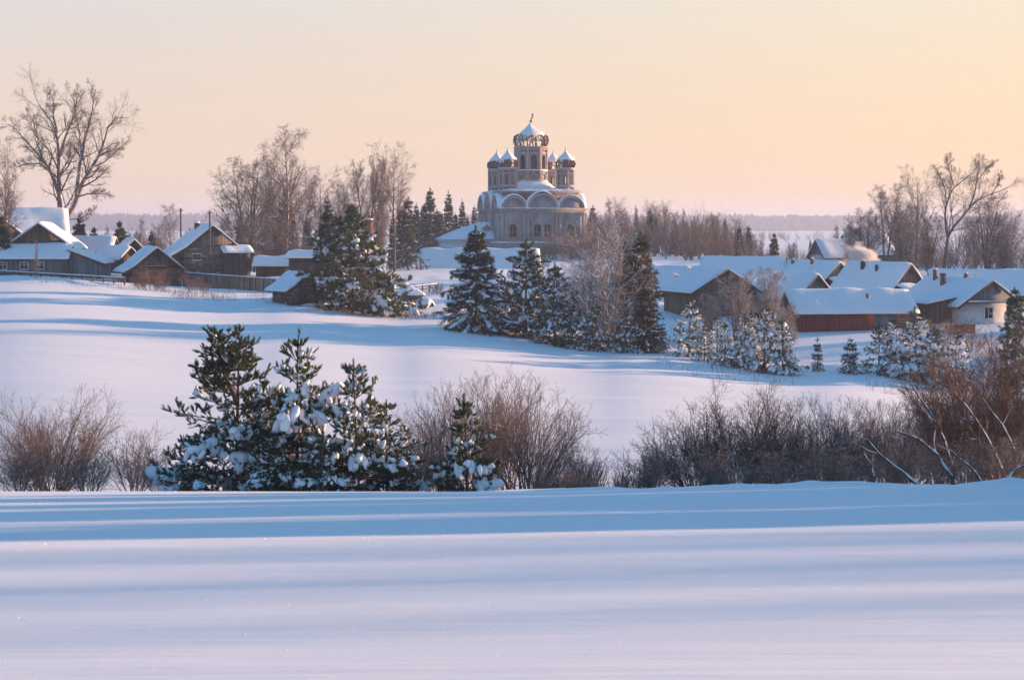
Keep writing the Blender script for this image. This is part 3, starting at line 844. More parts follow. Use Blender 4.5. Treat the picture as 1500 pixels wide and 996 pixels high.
def arch_trim(mb, cx, w, sill, spring, xf, t=.22, proud=.14, seg=10):
    A = np.linspace(math.pi, 0, seg + 1)
    inner = [[cx - w / 2, sill]] + [[cx + w / 2 * math.cos(a), spring + w / 2 * math.sin(a)] for a in A] + [[cx + w / 2, sill]]
    outer = [[cx - w / 2 - t, sill]] + [[cx + (w / 2 + t) * math.cos(a), spring + (w / 2 + t) * math.sin(a)] for a in A] + [[cx + w / 2 + t, sill]]
    k = len(inner)
    V = [[x, -proud, z] for x, z in inner] + [[x, -proud, z] for x, z in outer] + [[x, .0, z] for x, z in inner] + [[x, .0, z] for x, z in outer]
    F = []
    for i in range(k - 1):
        F += [[i, i + 1, k + i + 1, k + i], [k + i, k + i + 1, 3 * k + i + 1, 3 * k + i], [i + 1, i, 2 * k + i, 2 * k + i + 1]]
    mb.add(xf(np.array(V)), F)

def church():
    W, D = 17.1, 20.5
    c = P(777.5, 372, 384.0)
    t = thing('church', 'large ruined five-domed brick church with snowy roofs and skeletal onion domes', 'church', c, R(12.5))
    fx = {'front': lambda V: np.stack([V[:, 0], V[:, 1] - D / 2, V[:, 2]], 1),
          'back': lambda V: np.stack([-V[:, 0], -V[:, 1] + D / 2, V[:, 2]], 1),
          'left': lambda V: np.stack([V[:, 1] - W / 2, -V[:, 0], V[:, 2]], 1),
          'right': lambda V: np.stack([-V[:, 1] + W / 2, V[:, 0], V[:, 2]], 1)}
    zs, zt = 3.0, 9.0
    fopen = [(-5.88, 1.5, 3.45, 5.25), (-1.08, 1.5, 3.45, 5.25), (1.06, 1.5, 3.45, 5.25), (5.57, 1.5, 3.45, 5.25)]
    sopen = [(-7.2, 1.5, 3.45, 5.25), (-1.1, 1.5, 3.45, 5.25), (1.1, 1.5, 3.45, 5.25), (7.2, 1.5, 3.45, 5.25)]
    mb = MB(); panes = []
    for s in fx:
        l = (W if s in ('front', 'back') else D) / 2
        arch_wall(mb, panes, -l, l, -1.5, zt, fopen if s in ('front', 'back') else sopen, fx[s])
    nave = mb.build('nave_wall', M['masonry'], t)
    wins = []
    for k, (V, F) in enumerate(panes):
        if k in (0, 1, 2, 3, 8, 9, 10, 11):
            wo = MB().add(V, F).build('window', M['glass'], t); wins.append(wo)
            b = MB(); lo, hi = V.min(0), V.max(0); m = (lo + hi) / 2
            b.box((m[0], m[1] - .05, m[2] - .35), ((hi[0] - lo[0]) * .96 + .04, (hi[1] - lo[1]) * .96 + .04, .07)); b.box((m[0], m[1] - .05, m[2]), (.07, .07, hi[2] - lo[2]))
            b.build('glazing_bar', M['mold'], wo)
        else: wins.append(MB().add(V, F).build('window', M['hollow'], t))
    for k, (s, op) in enumerate((('front', fopen), ('back', fopen), ('left', sopen), ('right', sopen))):
        for j, o in enumerate(op):
            if s == 'back': continue
            tm = MB(); arch_trim(tm, *o, fx[s], .30, .16); tm.build('surround', M['mold'], wins[4 * k + j])
    # pilasters, plinth and cornice
    def face_boxes(mb, s, items):
        for x, z, sx, sz, d in items:
            V = np.array([[a, b, e] for a in (x - sx / 2, x + sx / 2) for b in (-d, .02) for e in (z - sz / 2, z + sz / 2)])
            mb.add(fx[s](V), [[0, 1, 3, 2], [4, 6, 7, 5], [0, 4, 5, 1], [2, 3, 7, 6], [0, 2, 6, 4], [1, 5, 7, 3]])
    for s, xs, l in (('front', (-8.1, -7.35, -3.75, -3.0, 2.75, 3.45, 7.5, 8.15), W / 2), ('left', (-9.8, -9.0, -3.9, -3.1, 3.1, 3.9, 9.0, 9.8), D / 2), ('right', (-9.8, -9.0, -3.9, -3.1, 3.1, 3.9, 9.0, 9.8), D / 2)):
        for x in xs:
            q = MB(); face_boxes(q, s, [(x, 5.55, .5, 5.1, .32), (x, 8.0, .62, .22, .42), (x, 3.2, .66, .5, .40)]); q.build('pilaster', M['mold'], nave)
    q = MB()
    for s, l in (('front', W / 2), ('left', D / 2), ('right', D / 2)):
        face_boxes(q, s, [(0, 8.28, 2 * l + .3, .16, .22), (0, 8.62, 2 * l + .8, .22, .46), (0, 8.90, 2 * l + 1.1, .2, .62)])
    q.build('cornice', M['mold'], t)
    q = MB()
    for s, l in (('front', W / 2), ('left', D / 2), ('right', D / 2)): face_boxes(q, s, [(0, .6, 2 * l + 1.6, 3.4, .95), (0, 2.62, 2 * l + 1.0, .6, .6)])
    pl = q.build('plinth', M['masonry'], t)
    snow_slab(pl, [(-W / 2 - .8, 2.30), (W / 2 + .8, 2.30)], -D / 2 - 1.05, -D / 2 - .3, .22, 'snow_ledge', 4, .1)
    snow_slab(pl, [(-W / 2 - 1.0, 2.30), (-W / 2 - .3, 2.30)], -D / 2 - .2, D / 2, .22, 'snow_ledge', 10, .1)
    snow_slab(nave, [(-W / 2 - .25, 9.02), (W / 2 + .3, 9.02)], -D / 2 - .58, -D / 2 - .02, .16, 'snow_ledge', 4, .1)
    # upper storey
    wu, du = W / 2 - 1.1, D / 2 - 1.1
    MB().box((0, 0, 10.6), (2 * wu, 2 * du, 3.3)).build('upper_wall', M['drumbrick'], t)
    # semicircular gables with snow-laden barrel roofs that run back to the upper storey
    def zakomara(s, cx, hwid, rise, back):
        xf = fx[s]; seg = 14; A = np.linspace(math.pi, 0, seg + 1)
        arc = [(cx + hwid * math.cos(a), 9.02 + rise * math.sin(a)) for a in A]
        k = len(arc); V = [[x, -.12, z] for x, z in arc] + [[x, .45, z] for x, z in arc]
        g = MB(); g.add(xf(np.array(V)), [list(range(k))[::-1]], [[i, i + 1, k + i + 1, k + i] for i in range(k - 1)], [list(range(k, 2 * k))])
        zg = g.build('arched_gable', M['masonry'], t)
        tr = MB(); o2 = [(cx + (hwid + .02) * math.cos(a), 9.02 + (rise + .02) * math.sin(a)) for a in A]; i2 = [(cx + (hwid - .42) * math.cos(a), 9.02 + (rise - .42) * math.sin(a)) for a in A]
        V = [[x, -.34, z] for x, z in o2] + [[x, -.34, z] for x, z in i2] + [[x, -.1, z] for x, z in o2] + [[x, -.1, z] for x, z in i2]
        F = []
        for i in range(k - 1): F += [[i, i + 1, k + i + 1, k + i], [2 * k + i, 2 * k + i + 1, i + 1, i], [k + i, k + i + 1, 3 * k + i + 1, 3 * k + i]]
        tr.add(xf(np.array(V)), F); tr.build('arch_moulding', M['mold'], zg)
        # snow shell
        sn = MB(); rings = []
        for y, dd in ((-.42, .06), (-.40, .26), (.3, .36), (back * .6, .34), (back, .28)):
            rings += [[cx + (hwid + dd) * math.cos(a), y, 9.02 + (rise + dd * 1.15) * max(math.sin(a), -.0) + .12 * vnoise(a * 3 + cx, y * 2.0) + (.28 * max(0, math.sin(a)) ** 10 if hwid > 2.6 else .12 * max(0, math.sin(a)) ** 8)] for a in A]
        F = []
        for r in range(4):
            for i in range(seg): F.append([r * k + i, r * k + i + 1, (r + 1) * k + i + 1, (r + 1) * k + i])
        sn.add(xf(np.array(rings)), F); sn.build('snow_cover', M['snow'], zg, True)
    for cx, h, r in ((-5.75, 2.5, 2.35), (-.05, 3.1, 2.95), (5.75, 2.5, 2.35)): zakomara('front', cx, h, r, 1.6)
    for s in ('left', 'right'):
        for cx, h, r in ((-6.9, 2.9, 2.35), (0, 3.1, 2.95), (6.9, 2.9, 2.35)): zakomara(s, cx, h, r, 1.6)
    # valley snow between the gables
    vb = MB()
    for s, l in (('front', W / 2), ('left', D / 2), ('right', D / 2)):
        xs = np.linspace(-l, l, 30); V = []
        for y, z in ((.3, 9.15), (.8, 9.8), (1.25, 10.9)): V += [[x, y, z + .2 * vnoise(x * .9, y * 2)] for x in xs]
        vb.add(fx[s](np.array(V)), [[r * 30 + i, r * 30 + i + 1, (r + 1) * 30 + i + 1, (r + 1) * 30 + i] for r in range(2) for i in range(29)])
    vb.build('valley_snow', M['snow'], t, True)
    # main roof
    e = .62; z0 = 12.25
    rb = MB(); rb.box((0, 0, z0 + .06), (2 * (wu + e), 2 * (du + e), .2)); rb.box((0, 0, z0 - .13), (2 * (wu + e * .5), 2 * (du + e * .5), .16))
    rf = rb.build('roof', M['mold'], t)
    n = 26; xs = np.linspace(-1, 1, n); X, Y = np.meshgrid(xs, xs); m = np.maximum(abs(X), abs(Y))
    Z = z0 + .18 + 1.15 * np.minimum((1 - m) * 1.15 + .04, .9) + .22 * vnoise(X * 9, Y * 9); Z[m > .999] = z0 + .2
    rr = np.sqrt((X * wu) ** 2 + (Y * du) ** 2)
    Z += 1.75 * np.clip(1 - (rr / 4.6) ** 2, 0, 1) ** .8
    V = np.stack([X.ravel() * (wu + e + .06), Y.ravel() * (du + e + .06), Z.ravel()], 1)
    MB().add(V, [[j * n + i, j * n + i + 1, (j + 1) * n + i + 1, (j + 1) * n + i] for j in range(n - 1) for i in range(n - 1)]).build('snow_cover', M['snow'], rf, True)

    def octo(ap, n, z0, z1, ww, sill, spring, depth, cx, cy, name, mat, panes=True, turn=0.0, cores=True):
        half = ap * math.tan(math.pi / n); mb = MB(); backs = []; tb = MB()
        for k in range(n):
            a = 2 * math.pi * k / n + turn
            co, si = math.cos(a), math.sin(a)
            xf = lambda V, co=co, si=si: np.stack([cx + V[:, 0] * co + (V[:, 1] - ap) * -si, cy + V[:, 0] * si + (V[:, 1] - ap) * co, V[:, 2]], 1)
            arch_wall(mb, backs, -half, half, z0, z1, [(0, ww, sill, spring)], xf, depth)
            arch_trim(tb, 0, ww, sill, spring, xf, ww * .16, .09, 8)
            # corner colonnette
            V = np.array([[half, 0, z0]]); p = xf(V)[0]; tb.bar(p, (p[0], p[1], z1), half * .20, 6)
        d = mb.build(name, M[mat], t)
        tb.build('moulding', M['mold'], d)
        if panes:
            for V, F in backs: MB().add(V, F).build('window', M['glass'], d)
        return d
    def ring(parent, r, z, h, cx, cy, n, mat='mold', turn=0.0, name='cornice'):
        mb = MB(); mb.lathe([(r * .86, z), (r, z), (r, z + h), (r * .86, z + h)], n, turn, turn + 2 * math.pi, (cx, cy, 0)); return mb.build(name, M[mat], parent)
    def onion(parent, cx, cy, z, r, bulge, rb, zc, zt, n, seed, skin, lean=0.0, low=None):
        """bare curved ribs of a ruined dome below, a cap of old sheeting with snow on it above"""
        rng = np.random.RandomState(seed)
        prof = [(r * .96, z), (r * bulge * .97, z + rb * .30), (r * bulge, z + rb * .55), (r * bulge * .93, z + rb * .85), (r * .74 * bulge, zc + .1)]
        dm = MB()
        for k in range(n):
            a = 2 * math.pi * k / n + rng.normal(0, .05); mx = 5 if rng.rand() > .12 else 3
            pts = [[cx + q * math.cos(a + .03 * i * rng.normal()), cy + q * math.sin(a), zz] for i, (q, zz) in enumerate(prof[:mx])]
            dm.tube(pts, [.13] * len(pts), 4)
            if rng.rand() < .6:
                a2 = a + 2 * math.pi / n * rng.choice([-1, 1]); i, j = rng.choice(4, 2, replace=False)
                dm.bar([cx + prof[i][0] * math.cos(a), cy + prof[i][0] * math.sin(a), prof[i][1]], [cx + prof[j][0] * math.cos(a2), cy + prof[j][0] * math.sin(a2), prof[j][1]], .07)
        for q, zz in (prof[0], prof[2]):
            A = np.linspace(0, 2 * math.pi, 25); keep = rng.rand(24) < .75
            for i in range(24):
                if keep[i]: dm.bar([cx + q * math.cos(A[i]), cy + q * math.sin(A[i]), zz], [cx + q * math.cos(A[i + 1]), cy + q * math.sin(A[i + 1]), zz + rng.normal(0, .03)], .08)
        d = dm.build('dome', M['rust'], t)
        # remaining sheets
        if skin:
            for k in range(n):
                if rng.rand() < skin:
                    a0 = 2 * math.pi * k / n; a1 = a0 + 2 * math.pi / n
                    s = MB().lathe([(q * .985, zz) for q, zz in prof], 3, a0, a1, (cx, cy, 0)); s.build('sheeting', M['rust'], d)
        # snow cap, hanging lower on one side
        nA = 28; A = np.linspace(0, 2 * math.pi, nA, endpoint=False); rings = []
        H = zt - zc; tipx, tipy = cx + lean, cy
        for i, q in enumerate((1.05, 1.03, .88, .65, .43, .26, .13, .04)):
            f = i / 7; zz = zc + H * f ** 1.05
            for a in A:
                lo = 0.0
                if low is not None: lo = rb * .75 * max(0, math.cos(a - low)) * (1 - f) ** 3
                w = bulge * r * (.80 + .05 * math.sin(2 * a + seed)) * q * (1 + .05 * math.sin(5 * a + seed)) + (lo * .32)
                rings.append([cx + w * math.cos(a) + (tipx - cx) * f, cy + w * math.sin(a), zz - lo - (.06 * math.sin(7 * a + seed) if i == 0 else 0) - (.14 if i == 0 else 0)])
        F = [[i * nA + k, i * nA + (k + 1) % nA, (i + 1) * nA + (k + 1) % nA, (i + 1) * nA + k] for i in range(7) for k in range(nA)]
        MB().add(rings, F, [list(range(7 * nA, 8 * nA))], [list(range(nA))[::-1]]).build('snow_cap', M['snow'], d, True)
        return d
    # four corner drums
    bx, by = 5.85, 5.2
    for i, (sx, sy) in enumerate(((-1, -1), (1, -1), (-1, 1), (1, 1))):
        cx, cy = sx * bx, sy * by
        d = octo(1.58, 8, 12.6, 16.7, .58, 13.9, 15.25, .3, cx, cy, 'corner_drum', 'drumbrick', False, R(22.5))
        ring(d, 1.90, 16.55, .35, cx, cy, 8, turn=R(22.5 + 22.5)); ring(d, 1.82, 15.85, .16, cx, cy, 8, turn=R(45)); ring(d, 1.86, 13.2, .5, cx, cy, 8, turn=R(45))
        sb = MB().lathe([(1.1, 16.95), (1.80, 16.93), (1.82, 17.0), (1.2, 17.12), (.9, 17.05)], 20, c=(cx, cy, 0)); sb.build('snow_ledge', M['snow'], d, True)
        onion(t, cx, cy, 16.95, 1.60, 1.20, 1.6, 18.6, 20.7, 12, 20 + i, (.35, .45, .7, .10)[i], 0, (2.5, 1.2, 2.0, 2.8)[i])
        MB().bar((cx, cy, 20.4), (cx, cy, 21.1), .05).build('finial', M['rust'], t)
    # main drum
    dr = octo(2.95, 8, 14.0, 21.2, 1.35, 16.9, 19.1, .7, 0, 0, 'main_drum', 'drumbrick', True, R(-1))
    T8 = R(22.5 - 1)
    for r, z, h in ((3.50, 14.2, .6), (3.40, 16.35, .28), (3.34, 19.95, .2), (3.40, 20.75, .2), (3.52, 21.1, .3)): ring(dr, r, z, h, 0, 0, 8, turn=T8)
    ar = MB()
    for k in range(8):
        a = 2 * math.pi * k / 8 + R(-1); co, si = math.cos(a), math.sin(a)
        xf = lambda V, co=co, si=si: np.stack([V[:, 0] * co + (V[:, 1] - 3.03) * -si, V[:, 0] * si + (V[:, 1] - 3.03) * co, V[:, 2]], 1)
        arch_trim(ar, 0, 1.3, 14.85, 15.3, xf, .2, .12, 8)
    ar.build('moulding', M['mold'], dr)
    MB().lathe([(2.2, 16.6), (3.45, 16.63), (3.47, 16.72), (3.1, 16.86), (2.2, 16.8)], 8, T8, T8 + 2 * math.pi).build('snow_ledge', M['snow'], dr)
    dome = onion(t, 0, 0, 21.4, 3.1, 1.13, 2.4, 23.7, 26.1, 22, 5, .06, -.2, 2.9)
    # bent cross
    cb = MB(); cb.tube([(-.1, 0, 25.8), (.02, 0, 26.6), (.26, .02, 27.2), (.36, .02, 27.75)], [.12, .09, .08, .07], 5)
    cb.bar((-.12, 0, 27.0), (.56, .05, 27.22), .07); cb.bar((.02, 0, 27.45), (.6, .05, 27.6), .06)
    V, F = ICO2; cb.add(V * .26 + np.array([.0, 0, 26.45]), F); cb.add(V * .2 + np.array([.36, 0, 27.8]), F)
    cb.build('cross', M['rust'], dome)
    # low annex at the left flank with a hipped snow roof
    ax0, ax1, ay0, ay1, h = -W / 2 - 9.6, -W / 2 - .02, -5.2, 5.2, 2.9
    ab = MB().box(((ax0 + ax1) / 2, 0, (h - 1.5) / 2), (ax1 - ax0, ay1 - ay0, h + 1.5)); ab.box(((ax0 + ax1) / 2 - .2, 0, h - .12), (ax1 - ax0 + .4, ay1 - ay0 + .8, .26)); ab.box(((ax0 + ax1) / 2 - .1, 0, 1.45), (ax1 - ax0 + .5, ay1 - ay0 + .5, .22))
    an = ab.build('apse_wall', M['white'], t)
    for x in (-14.8, -12.2):
        w = MB(); w.box((x, ay0 - .06, .7), (.8, .14, 1.0)); w.build('niche', M['mold'], an)
    n = 22; xs = np.linspace(0, 1, n); X, Y = np.meshgrid(xs, np.linspace(-1, 1, n))
    Z = h + .1 + 3.3 * np.minimum(np.minimum(X * 1.25, 1.02), (1 - abs(Y)) * 1.6 + .02) ** .9 + .16 * vnoise(X * 10, Y * 7)
    Z[(X < .001) | (abs(Y) > .999)] = h + .08
    V = np.stack([(ax0 - .55 + X * (ax1 - ax0 + .5)).ravel(), (Y * (ay1 + .55)).ravel(), Z.ravel()], 1)
    MB().add(V, [[j * n + i, j * n + i + 1, (j + 1) * n + i + 1, (j + 1) * n + i] for j in range(n - 1) for i in range(n - 1)]).build('snow_cover', M['snow'], an, True)
    snow_slab(an, [(ax0 - .4, 1.57), (ax1, 1.57)], ay0 - .45, ay0 - .02, .2, 'snow_ledge', 4, .1)
    # little gabled dormer above the annex
    dm = MB(); dm.prism([(-10.6, 3.6), (-9.2, 3.6), (-9.2, 5.2), (-9.9, 5.7), (-10.6, 5.2)], -4.2, -1.5); q = dm.build('dormer', M['masonry'], t)
    snow_slab(q, [(-10.8, 5.2), (-9.9, 5.85), (-9.0, 5.2)], -4.4, -1.5, .2)
    return t
# ================================================================= light, air, ground
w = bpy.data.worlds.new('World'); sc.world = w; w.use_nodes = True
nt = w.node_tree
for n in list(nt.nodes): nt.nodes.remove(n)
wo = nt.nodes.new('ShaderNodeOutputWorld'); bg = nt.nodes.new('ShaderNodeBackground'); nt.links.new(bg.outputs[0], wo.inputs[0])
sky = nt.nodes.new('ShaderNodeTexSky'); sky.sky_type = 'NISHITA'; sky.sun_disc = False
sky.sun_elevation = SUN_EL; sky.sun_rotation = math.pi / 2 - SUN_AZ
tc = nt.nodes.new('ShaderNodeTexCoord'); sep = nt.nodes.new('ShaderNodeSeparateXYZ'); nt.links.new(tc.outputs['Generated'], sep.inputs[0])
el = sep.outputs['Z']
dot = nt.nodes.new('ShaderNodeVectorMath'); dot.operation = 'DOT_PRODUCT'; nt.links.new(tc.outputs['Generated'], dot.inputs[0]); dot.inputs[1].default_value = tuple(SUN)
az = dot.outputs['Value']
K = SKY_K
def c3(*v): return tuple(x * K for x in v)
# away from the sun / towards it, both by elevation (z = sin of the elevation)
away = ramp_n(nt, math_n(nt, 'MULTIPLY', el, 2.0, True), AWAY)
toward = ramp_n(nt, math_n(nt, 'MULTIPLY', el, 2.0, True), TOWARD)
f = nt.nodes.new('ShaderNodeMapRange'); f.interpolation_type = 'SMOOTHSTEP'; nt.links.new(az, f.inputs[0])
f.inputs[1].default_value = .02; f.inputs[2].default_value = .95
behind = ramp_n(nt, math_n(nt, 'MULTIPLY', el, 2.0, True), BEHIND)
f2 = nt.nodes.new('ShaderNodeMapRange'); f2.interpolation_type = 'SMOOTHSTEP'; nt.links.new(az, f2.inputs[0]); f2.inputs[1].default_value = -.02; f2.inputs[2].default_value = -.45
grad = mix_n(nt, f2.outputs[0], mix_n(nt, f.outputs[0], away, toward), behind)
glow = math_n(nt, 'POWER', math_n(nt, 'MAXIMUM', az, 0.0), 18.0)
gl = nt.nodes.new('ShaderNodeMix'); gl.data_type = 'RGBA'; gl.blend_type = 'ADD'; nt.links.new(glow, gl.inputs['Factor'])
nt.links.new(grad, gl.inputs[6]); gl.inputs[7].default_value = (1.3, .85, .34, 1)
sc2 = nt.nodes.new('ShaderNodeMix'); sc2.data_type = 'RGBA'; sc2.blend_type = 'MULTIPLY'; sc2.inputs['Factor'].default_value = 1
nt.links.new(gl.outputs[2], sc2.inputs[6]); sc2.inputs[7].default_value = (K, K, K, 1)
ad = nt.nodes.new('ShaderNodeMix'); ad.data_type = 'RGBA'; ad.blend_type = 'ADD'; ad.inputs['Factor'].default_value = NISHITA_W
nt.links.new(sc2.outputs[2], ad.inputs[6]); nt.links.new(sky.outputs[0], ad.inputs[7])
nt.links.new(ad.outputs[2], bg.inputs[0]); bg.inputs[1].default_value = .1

sl = bpy.data.lights.new('sun', 'SUN'); sl.energy = SUN_E; sl.color = SUN_COL; sl.angle = R(1.2)
so = bpy.data.objects.new('sun', sl); COL.objects.link(so)
from mathutils import Vector
so.rotation_euler = Vector(tuple(SUN)).to_track_quat('Z', 'Y').to_euler()
so.location = (200, 60, 60)

cam = bpy.data.cameras.new('camera'); co_ = bpy.data.objects.new('camera', cam); COL.objects.link(co_)
cam.sensor_width = 36; cam.lens = 36 * FPX / 1500; cam.clip_start = .1; cam.clip_end = 40000
co_.rotation_euler = (math.pi / 2 - PITCH, 0, 0); sc.camera = co_

sc.view_settings.view_transform = 'Standard'; sc.view_settings.look = 'None'; sc.view_settings.exposure = EXPO; sc.view_settings.gamma = 1
sc.view_settings.use_curve_mapping = False
sc.render.engine = 'CYCLES'
sc.cycles.use_denoising = True
sc.cycles.max_bounces = 6; sc.cycles.diffuse_bounces = 3; sc.cycles.glossy_bounces = 2; sc.cycles.volume_bounces = 1; sc.cycles.transmission_bounces = 2; sc.cycles.transparent_max_bounces = 6
sc.cycles.caustics_reflective = False; sc.cycles.caustics_refractive = False
sc.cycles.volume_step_rate = 4
sc.cycles.use_adaptive_sampling = True; sc.cycles.adaptive_threshold = .015
sc.cycles.use_light_tree = False

# ---- snow-covered ground: one sheet to the horizon
def build_ground():
    a = np.concatenate([np.linspace(-2.2, -.42, 40, endpoint=False), np.linspace(-.42, .42, 440), np.linspace(.42, 2.2, 41)[1:]])
    y = np.concatenate([np.linspace(-60, 5, 14, endpoint=False), np.geomspace(5, 56, 260, endpoint=False), np.linspace(56, 66, 60, endpoint=False), np.geomspace(66, 260, 330, endpoint=False), np.geomspace(260, 11000, 150)])
    A, Y = np.meshgrid(a, y); X = A * (np.maximum(Y, 0) + 26)
    Z = ground(X.ravel(), Y.ravel())
    n, m = len(a), len(y)
    i, j = np.meshgrid(np.arange(n - 1), np.arange(m - 1)); b = (j * n + i).ravel()
    F = np.stack([b, b + 1, b + n + 1, b + n], 1)
    me = raw_mesh('snow_field', np.stack([X.ravel(), Y.ravel(), Z], 1), {4: F}, M['ground'], True)
    o = link('snow_ground', me); return kind(o, 'structure')
build_ground()

# ---- frost crystals on the near snow: tiny upright facets that catch the sun
def crystals():
    rng = np.random.RandomState(3); n = N_CRYST
    y = 9 + 40 * rng.rand(n) ** 1.3; x = (rng.rand(n) - .5) * .60 * y; z = ground(x, y)
    nor = nrm(np.array([.85, -.72, .30]) + rng.normal(0, .08, (n, 3)))
    u = nrm(np.cross(nor, rng.normal(0, 1, (n, 3)))); v = np.cross(nor, u); s = (y / 1900) * rng.uniform(.5, 1.25, n)
    p = np.stack([x, y, z + s * .35], 1)
    V = np.stack([p + u * s[:, None], p - u * s[:, None] * .5 + v * s[:, None] * .85, p - u * s[:, None] * .5 - v * s[:, None] * .85, p - nor * s[:, None] * .5], 1).reshape(-1, 3)
    b = np.arange(n)[:, None] * 4
    F = np.concatenate([b + np.array([[0, 1, 2]]), b + np.array([[0, 3, 1]]), b + np.array([[1, 3, 2]]), b + np.array([[2, 3, 0]])])
    kind(link('frost_crystals', raw_mesh('frost_crystals', V, {3: F}, M['snow'])), 'stuff')
crystals()

# ---- the forest along the horizon, one mass
def far_forest():
    rng = np.random.RandomState(11); n = 9000
    y = 3400 + 1500 * rng.rand(n) ** 1.6; x = (rng.rand(n) - .5) * 2 * (.40 * y)
    px = 750 + FPX * x / y
    h = (24 + 6 * rng.rand(n) + 6 * vnoise(px / 260.0, y / 700.0) + 5 * vnoise(px / 45.0 + 5, y / 90.0)) * np.where(px < 420, 1.15, 1.0)
    # the field's far edge is ragged
    ok = y > 3420 + 260 * (vnoise(px / 150.0, px * 0 + 3) + .3)
    x, y, h = x[ok], y[ok], h[ok]; n = len(x); z = ground(x, y, False)
    w_ = h * rng.uniform(.22, .34, n); K = 6
    prof = [(.55, 0), (1.0, .22), (.66, .58), (.0, 1.0)]
    V = np.zeros((n, 3 * K + 1, 3)); A = np.arange(K) * 2 * math.pi / K
    for r, (q, t) in enumerate(prof[:3]):
        V[:, r * K:(r + 1) * K, 0] = x[:, None] + w_[:, None] * q * np.cos(A) * rng.uniform(.7, 1.3, (n, K)); V[:, r * K:(r + 1) * K, 1] = y[:, None] + w_[:, None] * q * np.sin(A); V[:, r * K:(r + 1) * K, 2] = (z + h * t)[:, None]
    V[:, 3 * K] = np.stack([x, y, z + h], 1)
    b = (np.arange(n) * (3 * K + 1))[:, None, None]; i = np.arange(K); j = (i + 1) % K
    q4 = np.concatenate([np.stack([i + r * K, j + r * K, j + (r + 1) * K, i + (r + 1) * K], 1) for r in range(2)])
    t3 = np.stack([i + 2 * K, j + 2 * K, np.full(K, 3 * K)], 1)
    kind(link('distant_forest', raw_mesh('distant_forest', V.reshape(-1, 3), {4: (b + q4).reshape(-1, 4), 3: (b + t3).reshape(-1, 3)}, M['farwood'])), 'stuff')
far_forest()

# ---- strips of scrub out on the plain
def scrub(name, px0, px1, Y0, Y1, n, h, seed, mat='twig', wd=.9):
    rng = np.random.RandomState(seed); px = px0 + (px1 - px0) * rng.rand(n); Y = Y0 + (Y1 - Y0) * rng.rand(n)
    x = (px - 750) / FPX * Y; z = ground(x, Y); k = 7
    hh = h * rng.uniform(.5, 1.15, n) * (1 + 1.0 * vnoise(px / 25.0 + seed, Y / 30.0))
    p0 = np.repeat(np.stack([x, Y, z - .1], 1), k, 0); d = rng.normal(0, .32 * wd, (n * k, 3)); d[:, 2] = 1
    L = np.repeat(hh, k) * rng.uniform(.6, 1.05, n * k)
    l0 = dict(p=np.stack([p0, p0 + d * L[:, None] * .45 + rng.normal(0, .05, p0.shape) * L[:, None], p0 + d * L[:, None]], 1), r=np.stack([L * .010 + .006, L * .007 + .005, L * .002 + .004], 1), root=np.arange(n * k), L=L)
    l1 = grow(l0, 6, rng, .2, 1, 32, 10, .5, .4, .05, .1, .7, rmin=.006 + h * .0006, K=3)
    mb = MB()
    for l in (l0, l1): V, F = tube_arrays(l['p'], l['r'], 3); mb.add(V, *F)
    return kind(mb.build(name, M[mat]), 'stuff')

# ---- air
def haze():
    m = bpy.data.materials.new('cold_haze'); m.use_nodes = True; nt = m.node_tree
    for n in list(nt.nodes): nt.nodes.remove(n)
    out = nt.nodes.new('ShaderNodeOutputMaterial'); v = nt.nodes.new('ShaderNodeVolumePrincipled')
    v.inputs['Color'].default_value = (*HAZE_COL, 1); v.inputs['Density'].default_value = HAZE_D; v.inputs['Anisotropy'].default_value = .25
    nt.links.new(v.outputs[0], out.inputs['Volume'])
    mb = MB().box((0, 2900, 5), (9000, 6400, 56)); o = mb.build('haze', m); o.display_type = 'WIRE'; kind(o, 'stuff')
if HAZE_D > 0: haze()
# ================================================================= the village
church()

# ---- houses on the slope at the left
house('barn', 'tall barn with one broad bare blue-white roof in front of the forked old tree', 'barn', 56, 247, 398, 107, 9.0, 6.8, 3.4, 4.6, wall='darkwood', snow=.3)
house('cottage', 'brown gabled cottage cut off by the picture edge beside the tall barn', 'house', -10, 238, 396, 22, 6.2, 8, 4.4, 2.4, wall='brownwood', gable='brownwood')
h = house('cottage', 'long wooden cottage with brown gable and deep snowy porch roof below it', 'house', 67, 228, 397, 4, 6.6, 8.5, 3.3, 2.35, wall='brownwood', gable='brownwood', over=.9, snow=.28)
lean_to(h, -7.6, 3.6, -7.3, -4.3, 3.25, 1.75, 'front', 'greywood', windows=[((-3.6, -7.3, .75), .9, .8, 'front'), ((-1.2, -7.3, .75), .9, .8, 'front'), ((.6, -7.3, .75), .9, .8, 'front')])
lean_to(h, 3.62, 7.4, -6.2, 2.0, 2.6, 1.15, 'right', 'bluewood')
house('cottage', 'low cottage with blue-grey wall under a flat snowy roof behind the porch', 'house', 133, 250, 393, 86, 3.6, 6.0, 2.5, 1.5, wall='bluewood', windows=[((1.81, -.4, 1.5), .7, .7, 'right')] and ())
house('shed', 'small steep-roofed shed with a dark loft hole between cottage and log shed', 'shed', 191, 240, 394, 22, 3.4, 5, 2.0, 1.7, wall='darkwood', hole=(0, 2.5, 1.0, .8), snow=.26)
house('shed', 'lower shed with snowy roof squeezed beside the steep-roofed shed', 'shed', 172, 236, 394, 55, 3.0, 4, 1.5, 1.2, wall='brownwood', snow=.26)
house('log_shed', 'brown log shed with dark loft hatch near the bare red shrub', 'shed', 222, 222, 407, 22, 5.2, 6.2, 1.45, 2.1, wall='logbrown', gable='brownwood', log=True, hole=(.1, 2.35, .75, .75), snow=.26, eaveL=.8, roofmat='brownwood')
